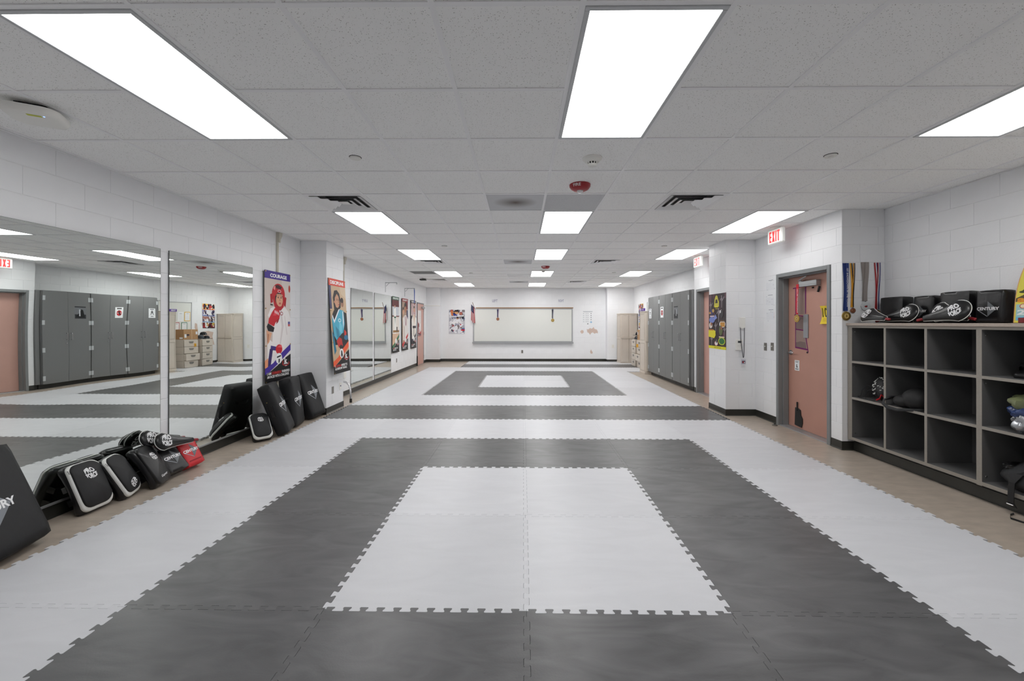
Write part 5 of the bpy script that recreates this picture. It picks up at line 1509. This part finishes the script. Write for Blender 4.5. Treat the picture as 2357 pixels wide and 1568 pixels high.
for k, (c, pal) in enumerate((((60, 60, 64), [(60, 40, 40), (170, 40, 50), (30, 28, 34), (200, 170, 90), (230, 225, 225), (120, 40, 40)]), ((70, 150, 206), [(120, 100, 110), (225, 222, 226), (60, 44, 54), (170, 120, 110), (230, 230, 235)]), ((50, 86, 160), [(150, 150, 190), (230, 226, 228), (60, 50, 80), (110, 80, 80), (236, 236, 240)]), ((226, 110, 60), [(240, 214, 170), (235, 190, 70), (240, 236, 232), (50, 40, 50), (200, 60, 60)]))):
    q = Print(); q.k = p.k; collage(q, .54, .20, pal, 34, 20 + k)
    z = .01 + .212 * k
    base = len(p.mb.v)
    for (m_i, f) in zip(q.mb.m, q.mb.f):
        p.mb.f.append(tuple(base + a for a in f)); p.mb.m.append(p.mb.mi(q.mb.mats[m_i]))
    p.mb.v += [(.01 + a, z + min(b_, .20), h) for a, b_, h in q.mb.v]
    p.k = q.k; p.rect(.01, .55, z, z + .02, c)
p.obj('print', lambda a, b_, h: (-.0032 - h, -a, b_), t)
def onR(y0, z0): return lambda a, b_, h: (4.1185 - h, y0 - a, z0 + b_)
patch([(0, 0), (.1, .3), (.05, .45), (.3, .5), (.6, .46), (.68, .3), (.6, .1), (.45, .06), (.3, -.06), (.15, .02)], 'big bare paint patch low on the right wall', onR(14.3, .66))
patch([(0, 0), (.02, .22), (.1, .25), (.12, .1), (.08, .0)], 'narrow bare paint patch under the right whiteboard', onR(13.6, 1.18))
patch([(0, 0), (.05, .15), (.15, .2), (.22, .12), (.16, -.04)], 'small bare paint patch left of the photo strip poster', onR(13.95, 1.3))

# ------------------------------------------------------------------ grey cupboards
HNG = mat('hinge_zinc', (196, 200, 202), .4, metal=.3)
units = [(8.70, 9.665), (9.665, 10.585), (10.585, 11.48)]
for k, (y0, y1) in enumerate(units):
    lb = ['tall grey double door cupboard nearest the door', 'tall grey double door cupboard in the middle', 'tall grey double door cupboard nearest the beige cabinet'][k]
    t = thing('storage_cupboard', lb, 'cupboard', (3.56, y0, 0), 'tall grey laminate cupboards')
    w = y1 - y0; g = .012
    MB().box(.024, .55, .003, w - .003, .10, 2.14, GREYCAB).obj('carcass', t)
    MB().box(.09, .5, .003, w - .003, 0, .10, mat('toe_kick', (40, 40, 38), .5)).obj('toe_kick', t)
    for s_ in (0, 1):
        a, b_ = (g, w / 2 - .002) if s_ == 0 else (w / 2 + .002, w - g)
        d = MB().box(0, .02, a, b_, .10, 2.13, GREYCAB, .0015).obj('door', t)
        yh = w / 2 - .045 if s_ == 0 else w / 2 + .045
        MB().tube([(0, yh, 1.05), (-.03, yh, 1.05), (-.034, yh, 1.06), (-.034, yh, 1.19), (-.03, yh, 1.20), (0, yh, 1.20)], .006, CHROME, 8).obj('handle', d)
        ye = g if s_ == 0 else w - g
        for z in (.22, .83, 1.44, 1.98):
            hn = MB()
            hn.box(-.004, .0, min(ye, ye + (.042 if s_ == 0 else -.042)), max(ye, ye + (.042 if s_ == 0 else -.042)), z - .05, z + .05, HNG, .001)
            hn.cyl((-.004, ye, z - .05), (-.004, ye, z + .05), .008, .008, HNG, 8)
            hn.obj('hinge', d)
        if s_ == 0: MB().cyl((0, yh, .97), (-.008, yh, .97), .011, .010, CHROME, 12).obj('lock', d)
f_ = MB().box(3.60, 4.10, 8.626, 8.69, .10, 2.14, GREYCAB, .002).box(3.66, 4.10, 8.626, 8.69, 0, .10, mat('toe_kick', (40, 40, 38), .5)).obj('filler_panel'); tag(f_, 'narrow grey filler panel between the wall corner and cupboards', 'cupboard panel')
def cab_paper(y, z, w, h, lb, art):
    t = thing('cupboard_paper', lb, 'paper', (3.559, y, z))
    MB().box(-.002, 0, -w, 0, 0, h, PAPER).obj('sheet', t)
    p = Print(); art(p, w, h)
    p.obj('print', lambda a, b_, e: (-.0023 - e, -a, b_), t)
def a1(p, w, h):
    p.ell(.5 * w, .72 * h, .08 * w, .05 * h, (40, 40, 44)); p.rect(.2 * w, .8 * w, .86 * h, .93 * h, (70, 70, 74))
    p.rect(.25 * w, .75 * w, .60 * h, .64 * h, (50, 50, 54)); p.poly([(.44 * w, .68 * h), (.56 * w, .68 * h), (.75 * w, .3 * h), (.68 * w, .3 * h), (.5 * w, .55 * h), (.3 * w, .3 * h), (.23 * w, .3 * h)], (50, 50, 54)); p.rect(.3 * w, .7 * w, .12 * h, .18 * h, (90, 90, 94))
def a2(p, w, h):
    p.rect(.2 * w, .8 * w, .82 * h, .92 * h, (60, 50, 54)); p.ell(.5 * w, .45 * h, .33 * w, .26 * h, (196, 50, 56)); p.rect(.2 * w, .8 * w, .44 * h, .48 * h, (240, 240, 240)); p.poly([(.3 * w, .3 * h), (.5 * w, .7 * h), (.6 * w, .66 * h), (.52 * w, .5 * h), (.8 * w, .62 * h), (.5 * w, .4 * h), (.42 * w, .2 * h)], (30, 30, 34))
def a3(p, w, h):
    p.rect(0, w, 0, h, (46, 48, 52)); p.rect(0, w, .35 * h, .9 * h, (130, 132, 136))
    for k in range(5): p.rect(0, w, (.4 + .1 * k) * h, (.43 + .1 * k) * h, (96, 98, 102))
    p.poly([(.1 * w, .1 * h), (.25 * w, .7 * h), (.4 * w, .78 * h), (.55 * w, .5 * h), (.9 * w, .2 * h), (.9 * w, .1 * h)], (22, 22, 24)); p.rect(.5 * w, .62 * w, .2 * h, .75 * h, (200, 202, 206))
cab_paper(11.39, 1.56, .20, .26, 'white paper with a black figure on the farthest cupboard door', a1)
cab_paper(10.46, 1.57, .21, .27, 'white paper with a red disc on the middle cupboard', a2)
cab_paper(9.55, 1.54, .24, .28, 'dark photo print on the nearest cupboard', a3)

# ------------------------------------------------------------------ pier and entry wall
t = thing('character_poster', 'dark purple event poster with a yellow bottom band on the pier', 'poster', (3.18, 6.955, 1.018))
PW, PH = .585, .893
MB().box(-.002, 0, -PW, 0, 0, PH, PAPER).obj('sheet', t)
p = Print()
p.rect(0, PW, 0, PH, (52, 38, 44))
rq = random.Random(5)
for k in range(16):
    cx, cy_ = rq.uniform(0, PW), rq.uniform(.1, PH); s = rq.uniform(.02, .07)
    pts = [(min(max(cx + s * rq.uniform(.4, 1.2) * cos(a), 0), PW), min(max(cy_ + 2.2 * s * rq.uniform(.4, 1.2) * sin(a), .05), PH)) for a in (0, 1, 2.1, 3.2, 4.2, 5.3)]
    p.poly(pts, rq.choice([(84, 40, 50), (70, 50, 60), (96, 62, 72), (38, 28, 34)]))
def kicker(cx, cy_, s, c=(150, 140, 146)):
    for q in ([(-.1, .5), (.15, .5), (.2, -.05), (-.1, -.05)], [(-.05, 0), (.15, 0), (.1, -1), (-.02, -1)], [(.05, .05), (.1, -.15), (.8, .5), (.75, .62)], [(-.1, .45), (-.5, .1), (-.42, .02), (-.05, .3)]):
        p.poly([(cx + a * s, cy_ + b_ * s) for a, b_ in q], c)
    p.ell(cx, cy_ + .65 * s, .12 * s, .14 * s, c, 10)
kicker(.44, .77, .11); kicker(.07, .70, .09); kicker(.34, .56, .13); kicker(.24, .36, .09); kicker(.10, .14, .09); kicker(.53, .30, .09)
p.poly([(.19, .68), (.36, .68), (.36, .76), (.33, .80), (.31, .85), (.275, .87), (.24, .85), (.21, .80)], (206, 196, 70)); p.poly([(.23, .74), (.32, .74), (.30, .80), (.25, .80)], (50, 44, 40)); p.rect(.22, .33, .67, .70, (226, 214, 50)); p.rect(.24, .32, .645, .655, (190, 170, 50))
p.ell(.10, .60, .07, .05, (60, 60, 110), 12); p.ell(.16, .62, .04, .03, (200, 160, 80), 10); p.ell(.05, .585, .04, .02, (186, 140, 80), 10)
p.ell(.12, .47, .10, .05, (120, 136, 204), 16); p.poly([(.2, .46), (.3, .5), (.24, .56), (.18, .5)], (130, 144, 206)); p.rect(.05, .2, .52, .54, (220, 200, 210))
p.ell(.44, .56, .06, .06, (60, 58, 62), 12); p.ell(.40, .60, .025, .025, (230, 230, 232), 10); p.ell(.47, .40, .10, .055, (228, 228, 226), 14); p.rect(.40, .55, .36, .43, (206, 146, 60)); p.rect(.4, .54, .44, .46, (120, 84, 44))
p.ell(.08, .38, .06, .05, (222, 214, 206), 12); p.ell(.10, .40, .03, .03, (150, 90, 60), 10); p.poly([(.0, .19), (.2, .17), (.25, .22), (.24, .29), (.16, .31), (0, .30)], (226, 214, 40)); p.rect(.03, .17, .295, .315, (190, 120, 50))
p.ell(.42, .30, .06, .08, (96, 104, 60), 12); p.ell(.44, .34, .03, .03, (150, 90, 70), 10); p.ell(.45, .13, .11, .06, (196, 214, 60), 18); p.ell(.45, .13, .09, .048, (44, 110, 56), 18); p.rect(.36, .54, .185, .205, (216, 196, 170))
p.ell(.27, .09, .06, .04, (214, 120, 120), 14); p.ell(.27, .09, .05, .032, (226, 224, 222), 14); p.ell(.28, .125, .03, .03, (90, 90, 94), 10)
p.rect(0, PW, 0, .045, (226, 218, 40)); p.text('MARTIAL ARTS CLUB', .2, .42, .014, .030, (60, 58, 30), .02)
p.obj('print', lambda a, b_, h: (-.0022 - h, -a, b_), t)
t = thing('wall_dispenser', 'small white plastic box on the pier holding a badge lanyard', 'wall box', (3.425, 6.39, 1.44))
MB().box(-.045, .045, -.03, 0, -.075, .085, IVORY, .006).box(-.03, .03, -.034, -.028, -.09, -.05, IVORY, .003).obj('housing', t)
t = thing('badge_lanyard', 'dark lanyard with a clear badge hanging from the white box', 'lanyard', (3.42, 6.355, 1.36))
for s_ in (-1, 1): MB().ribbon([(s_ * .03, 0, 0), (s_ * .026, -.004, -.2), (.012 + s_ * .006, -.004, -.44), (.012, -.002, -.46)], (.01, 0, 0), .002, mat('lanyard_grey', (74, 74, 80), .6)).obj('cord', t)
MB().box(-.02, .05, -.004, .0, -.56, -.48, mat('badge_clear', (196, 196, 206), .3), .002).obj('badge', t)
p = Print(); p.rect(-.01, .04, -.545, -.505, (60, 50, 70)); p.rect(0, .015, -.535, -.515, (190, 60, 70)); p.rect(.02, .035, -.54, -.52, (210, 210, 216))
p.obj('badge_print', lambda a, b_, h: (a, -.0044 - h, b_), t)
t = thing('thermostat', 'white wall thermostat with a dark display on the pier', 'thermostat', (3.375, 6.39, 1.10))
MB().box(-.05, .05, -.028, 0, -.085, .085, IVORY, .005).obj('housing', t)
MB().box(-.022, .035, -.0295, -.027, .03, .06, mat('lcd_dark', (60, 64, 66), .2)).obj('display', t)
p = Print()
for k in range(2): p.rect(-.02 + .03 * k, -.01 + .03 * k, -.02, -.012, (180, 180, 178))
p.obj('buttons_print', lambda a, b_, h: (a, -.0284 - h, b_), t)
for k in range(3):
    lb = ['top', 'middle', 'bottom'][k]
    z = 1.865 - .215 * k
    y = 6.122 + (0, .012, -.004)[k]
    t = thing('posted_paper', '%s white diagram sheet posted beside the pink door' % lb, 'paper', (3.64, y, z), 'diagram sheets beside the door')
    MB().box(-.002, 0, -.245, 0, 0, .212, PAPER).obj('sheet', t)
    p = Print()
    rq = random.Random(30 + k)
    for q in range(7):
        x = .03 + .028 * q; p.rect(x, x + .0025, .05, .17 + rq.uniform(-.02, .01), (170, 174, 190) if not (k == 2 and q > 4) else ((200, 110, 110), (110, 150, 200))[q % 2])
    for q in range(6): 
        a, b_ = rq.uniform(.02, .2), rq.uniform(.03, .18); p.rect(a, a + .025, b_, b_ + .003, (150, 150, 160))
    p.rect(.07, .18, .19, .196, (130, 130, 140))
    p.obj('print', lambda a, b_, h: (-.0023 - h, -a, b_), t)

# ------------------------------------------------------------------ cubby unit
XF = 3.70
def cubby(y1, y0, ys, lb, back=4.115):
    ys = sorted(ys)
    t = thing('cubby_shelf_unit', lb, 'shelf unit', (XF, y0, 0), 'grey open cubby units')
    D = back - XF; L = y1 - y0; th = .06 if y1 > 4.6 else .02
    def strip(a, b_, c, d): return MB().box(-.0015, .0, a, b_, c, d, EDGE)
    for a, b_, nm in ((0, .02, 'side_panel'), (L - th, L, 'side_panel')):
        q = MB().box(0, D, a, b_, .13, 1.408, GREYCUB).obj(nm, t); strip(a, b_, .13, 1.408).obj('edge_band', q)
    for z, nm in ((.135, 'bottom_panel'), (1.385, 'top_rail')):
        q = MB().box(0, D, .02, L - th, z, z + (.03 if nm == 'bottom_panel' else .023), GREYCUB).obj(nm, t); strip(.02, L - th, z, z + (.03 if nm == 'bottom_panel' else .023)).obj('edge_band', q)
    for yy in ys:
        q = MB().box(0, D, yy - y0 - .012, yy - y0 + .012, .165, 1.385, GREYCUB).obj('divider', t); strip(yy - y0 - .012, yy - y0 + .012, .165, 1.385).obj('edge_band', q)
    bounds = [.008] + [yy - y0 for yy in ys] + [L - th + .012]
    for z in (.588, .992):
        for a, b_ in zip(bounds[:-1], bounds[1:]):
            q = MB().box(.001, D, a + .012, b_ - .012, z, z + .024, GREYCUB).obj('shelf', t); MB().box(-.001, .001, a + .012, b_ - .012, z, z + .024, EDGE).obj('edge_band', q)
    MB().box(D - .01, D, .02, L - .02, .165, 1.385, mat('cubby_back', (84, 84, 84), .6)).obj('back_panel', t)
    MB().box(.075, D, 0, L, 0, .13, mat('toe_kick', (40, 40, 38), .5)).obj('base', t)
    MB().box(.066, .075, 0, L, 0, .10, BASEB).box(.058, .075, 0, L, 0, .008, BASEB, .002).obj('rubber_base', t)
    for z in (.21, .955, 1.34):
        for b_ in bounds[-2:-1] + bounds[:1]:
            MB().cyl((.03, L - th - .001, z), (.03, L - th - .006, z), .005, .005, IVORY, 8).obj('screw', t)
    return t
cubby(4.675, 3.345, [4.202, 3.781], 'grey open cubby unit with nine boxes against the side wall')
cubby(3.345, 2.05, [2.905, 2.48], 'grey open cubby unit running out of the right picture edge')
top = MB().box(3.683, 4.116, 2.04, 4.677, 1.409, 1.437, TOPM, .002).obj('worktop'); tag(top, 'long taupe worktop over the grey cubbies', 'worktop')

TZ = 1.439
def rpad(y, w, h, t_, x_front, lb, letters=True, seed=1, ls=.12, cx=0, yaw=180):
    # front looks along -x; base point is at the wall side
    M = pad_matrix(x_front + t_, y, radians(yaw), radians(2), TZ)
    return square_pad(M, lb, None, w, h, t_, ls, .42, True, letters, seed, cx)
rpad(4.45, .27, .275, .12, 3.975, 'plain black square pad at the far end of the worktop', False, 11)
rpad(4.10, .20, .265, .115, 3.975, 'soft black square pad with a grey triangle, second on the worktop', True, 12, .11, -.02)
rpad(3.80, .26, .285, .13, 3.965, 'plain black square pad, third along the worktop', False, 13)
rpad(3.515, .215, .275, .105, 3.965, 'black square pad with white lettering, nearest on the worktop', True, 14, .13)
PR = 'target paddles lying on the worktop'
def rp(x, y, z, inpl, rot, lb, tilt=-14, yaw=-90, r=.10):
    return paddle(Matrix.Translation((x, y, z)) @ Matrix.Rotation(radians(yaw), 4, 'Z') @ Matrix.Rotation(radians(tilt), 4, 'X') @ Matrix.Rotation(radians(inpl), 4, 'Y'), lb, group=PR, rot=rot, r=r, L=.38, t=.042)
rp(3.775, 4.48, 1.522, 190, pi - .2, 'black target paddle pointing right, farthest on the worktop', tilt=-35, yaw=-96, r=.095)
rp(3.885, 4.15, 1.537, -15, .15, 'black target paddle crossing the farthest one', tilt=-18, yaw=-86)
rp(3.89, 3.83, 1.537, 192, pi - .2, 'black target paddle mostly hidden behind the nearest one', tilt=-14, yaw=-94)
rp(3.795, 3.60, 1.543, -15, .25, 'black target paddle with large round print, nearest on the worktop', tilt=-18, yaw=-86, r=.105)
# surfboard shaped souvenir board
t = thing('surf_board_sign', 'yellow surfboard shaped sign standing at the near end of the worktop', 'sign', M=Matrix.Translation((3.98, 3.215, TZ)) @ Matrix.Rotation(radians(-90), 4, 'Z') @ Matrix.Rotation(radians(-8), 4, 'X'))
def board_pts(s, h=.62, w=.15, n_=14):
    pts = []
    for k in range(n_ + 1):
        v = k / n_; pts.append((w * s * (1 - .12 * (1 - v) ** 2) * (max(0, 1 - (max(0, v - .25) / .75) ** 2.2)) ** .62, v * h * (.5 + .5 * s) + (1 - s) * .02))
    return pts + [(-x, z) for x, z in pts[::-1]][1:]
MB().prism(board_pts(1), -.006, .006, mat('board_edge', (214, 160, 96), .4), 'xz').obj('board', t)
p = Print()
p.poly(board_pts(.955), (222, 210, 84))
p.poly([(-.128, .15), (.128, .15), (.118, .02), (-.118, .02)], (160, 200, 204)); p.poly([(-.12, .05), (.12, .05), (.118, .02), (-.118, .02)], (110, 190, 220))
p.poly([(-.135, .20), (-.06, .24), (.06, .24), (.13, .2), (.13, .17), (-.135, .17)], (90, 76, 50)); p.ell(-.06, .26, .04, .012, (60, 70, 40)); p.ell(-.09, .25, .03, .01, (60, 70, 40)); p.rect(-.062, -.056, .2, .26, (80, 66, 44)); p.ell(-.03, .24, .03, .03, (206, 130, 90))
p.text('aloha', -.125, .125, .165, .215, (226, 150, 40), .04); p.text('2015', -.115, .10, .065, .105, (238, 240, 240), .03)
p.ell(-.08, .135, .024, .02, (190, 60, 50)); p.ell(-.08, .135, .019, .015, (236, 220, 190)); p.ell(0, .135, .024, .02, (190, 60, 50)); p.ell(0, .135, .019, .015, (236, 220, 190)); p.rect(-.045, -.04, .12, .155, (236, 240, 240))
p.obj('print', lambda a, b_, h: (a, -.0064 - h, b_), t)
t = thing('sunglasses', 'dark red sunglasses at the foot of the yellow board', 'sunglasses', (3.90, 3.18, TZ))
for s_ in (-1, 1): MB().box(-.012, -.006, s_ * .035 - .03, s_ * .035 + .03, .0, .042, mat('red_lens', (120, 24, 30), .15), .012).obj('lens', t)
MB().box(-.008, -.004, -.01, .01, .028, .034, RUBBER).tube([(-.006, .066, .03), (.06, .07, .03), (.10, .07, .012)], .003, RUBBER, 6).tube([(-.006, -.066, .03), (.06, -.07, .03), (.10, -.07, .012)], .003, RUBBER, 6).obj('frame', t)

# ---- contents of the cubbies
def lump(c, s, m, seed, nz=.25, n=18, flat_=True):
    """soft uneven bag shape around c with half sizes s"""
    rr = random.Random(seed); ph = [rr.uniform(0, 6) for _ in range(8)]
    vs = []; fs = []; mb = MB()
    for i in range(n + 1):
        th = pi * i / n
        for j in range(2 * n):
            f = pi * j / n
            d = Vector((sin(th) * cos(f), sin(th) * sin(f), cos(th)))
            k = 1 + nz * (.5 * sin(3 * d.x + ph[0] + 2 * d.z) * sin(4 * d.y + ph[1]) + .3 * sin(7 * d.x + ph[2]) * sin(6 * d.z + ph[3]) + .22 * sin(11 * d.y + 5 * d.z + ph[4]) + .15 * sin(17 * d.x + ph[5] + 9 * d.y))
            q = Vector((c[0] + s[0] * d.x * k, c[1] + s[1] * d.y * k, c[2] + s[2] * d.z * k))
            if flat_: q.z = max(q.z, c[2] - s[2] * .82)
            vs.append(q)
    for i in range(n):
        for j in range(2 * n):
            a, b_ = i * 2 * n + j, i * 2 * n + (j + 1) % (2 * n)
            fs.append((a, a + 2 * n, b_ + 2 * n, b_))
    mb.add(vs, fs, m)
    return mb
SH2 = .612
t = thing('drawstring_bag', 'black bag with white flecks and cords in the first middle cubby', 'bag', (3.88, 4.35, SH2))
BB = mat('bag_black', (24, 24, 26), .55, bump=.4, bscale=40)
lump((0, 0, .115), (.13, .13, .14), BB, 4, .12).obj('body', t, smooth=True)
rr_ = random.Random(9); mb = MB()
for k in range(46):
    th, f = rr_.uniform(.5, 1.9), rr_.uniform(1.9, 4.4)
    d = Vector((sin(th) * cos(f), sin(th) * sin(f), cos(th)))
    c = Vector((.138 * d.x, .134 * d.y, .115 + .148 * d.z)) * 1.02
    tv = Vector((rr_.uniform(-.4, .4), rr_.uniform(-1, 1), rr_.uniform(-1, 1))).normalized() * .008
    mb.cyl(c - tv, c + tv, .0036, .0036, WHITEV, 5)
mb.obj('white_flecks', t)['kind'] = 'stuff'
MB().tube([(-.10, -.06, .05), (-.13, -.05, .08), (-.12, -.02, .035), (-.11, .03, .01)], .008, REDV, 6).obj('red_cord', t)
MB().tube([(-.08, .06, .13), (-.12, .13, .15), (-.13, .19, .09), (-.12, .22, .02), (-.13, .25, .01), (-.14, .21, .004), (-.15, .12, .004), (-.13, .02, .004)], .003, RUBBER, 6).tube([(-.08, .05, .12), (-.12, .12, .10), (-.13, .16, .03), (-.14, .13, .004), (-.16, 0, .004), (-.16, -.08, .03)], .003, RUBBER, 6).obj('drawstrings', t)
t = thing('black_carry_bag', 'black soft bag with a strap loop over the edge of the second middle cubby', 'bag', (3.88, 3.985, SH2))
lump((.0, -.03, .09), (.20, .155, .115), mat('bag_cloth', (9, 9, 11), .65, bump=.4, bscale=40), 8, .06).obj('body', t, smooth=True)
lump((-.05, .06, .06), (.15, .13, .07), mat('bag_cloth', (9, 9, 11), .65), 12, .07).obj('front_pocket', t, smooth=True)
MB().tube([(-.02, -.15, .02), (-.14, -.12, .016), (-.20, -.05, .0), (-.215, .05, -.02), (-.225, .14, -.012), (-.215, .20, .015), (-.19, .215, .05), (-.14, .19, .085), (-.08, .16, .09), (-.02, .12, .09)], .016, BLACKM, 8, .45).obj('strap', t, smooth=True)
thai_pad(Matrix.Translation((3.80, 3.10, 1.03)) @ Matrix.Rotation(radians(-70), 4, 'Z') @ Matrix.Rotation(radians(-62), 4, 'X'), 'white faced strike pad lying in the top cubby at the right edge', w=.19, h=.34, t=.11, seed=9, side_logo=False)
t = thing('plastic_shopping_bag', 'green, blue and silver wrapped bag in the middle cubby at the right edge', 'bag', (3.84, 3.085, SH2))
GM = mat('green_plastic', (112, 118, 84), .25, bump=.9, bscale=18); BM = mat('blue_plastic', (48, 66, 110), .2, bump=.9, bscale=18); SM = mat('silver_foil', (170, 172, 176), .22, metal=.7, bump=1, bscale=20)
lump((0, 0, .22), (.14, .13, .075), GM, 21, .25, flat_=False).obj('green_layer', t, smooth=True)
lump((-.02, .0, .165), (.13, .125, .06), BM, 22, .25, flat_=False).obj('blue_layer', t, smooth=True)
lump((-.03, -.01, .08), (.125, .095, .085), SM, 23, .3).obj('silver_layer', t, smooth=True)
lump((.0, -.05, .31), (.05, .05, .07), GM, 24, .3, flat_=False).obj('knot', t, smooth=True)
t = thing('black_duffel', 'black duffel bag in the bottom cubby at the right edge', 'bag', (3.86, 3.10, .165))
DF = mat('duffel_cloth', (30, 31, 34), .7, bump=.6, bscale=25)
lump((.0, -.02, .10), (.17, .19, .115), DF, 31, .16).obj('body', t, smooth=True)
lump((-.04, .10, .17), (.08, .05, .03), BLACKV, 33, .2, flat_=False).obj('side_pouch', t, smooth=True)
MB().ribbon([(-.10, -.06, .18), (-.17, -.03, .15), (-.185, .005, .08), (-.185, .01, 0), (-.187, .01, -.07), (-.16, .012, -.11)], (0, .04, .0), .004, BLACKM).obj('hanging_strap', t)
MB().box(-.196, -.184, -.012, .032, -.09, -.082, CHROME, .002).obj('buckle', t)
MB().ribbon([(-.16, .012, -.155), (-.20, .0, -.158), (-.26, -.05, -.160), (-.24, -.12, -.160)], (.02, .02, .0), .004, BLACKM).obj('strap_end', t)
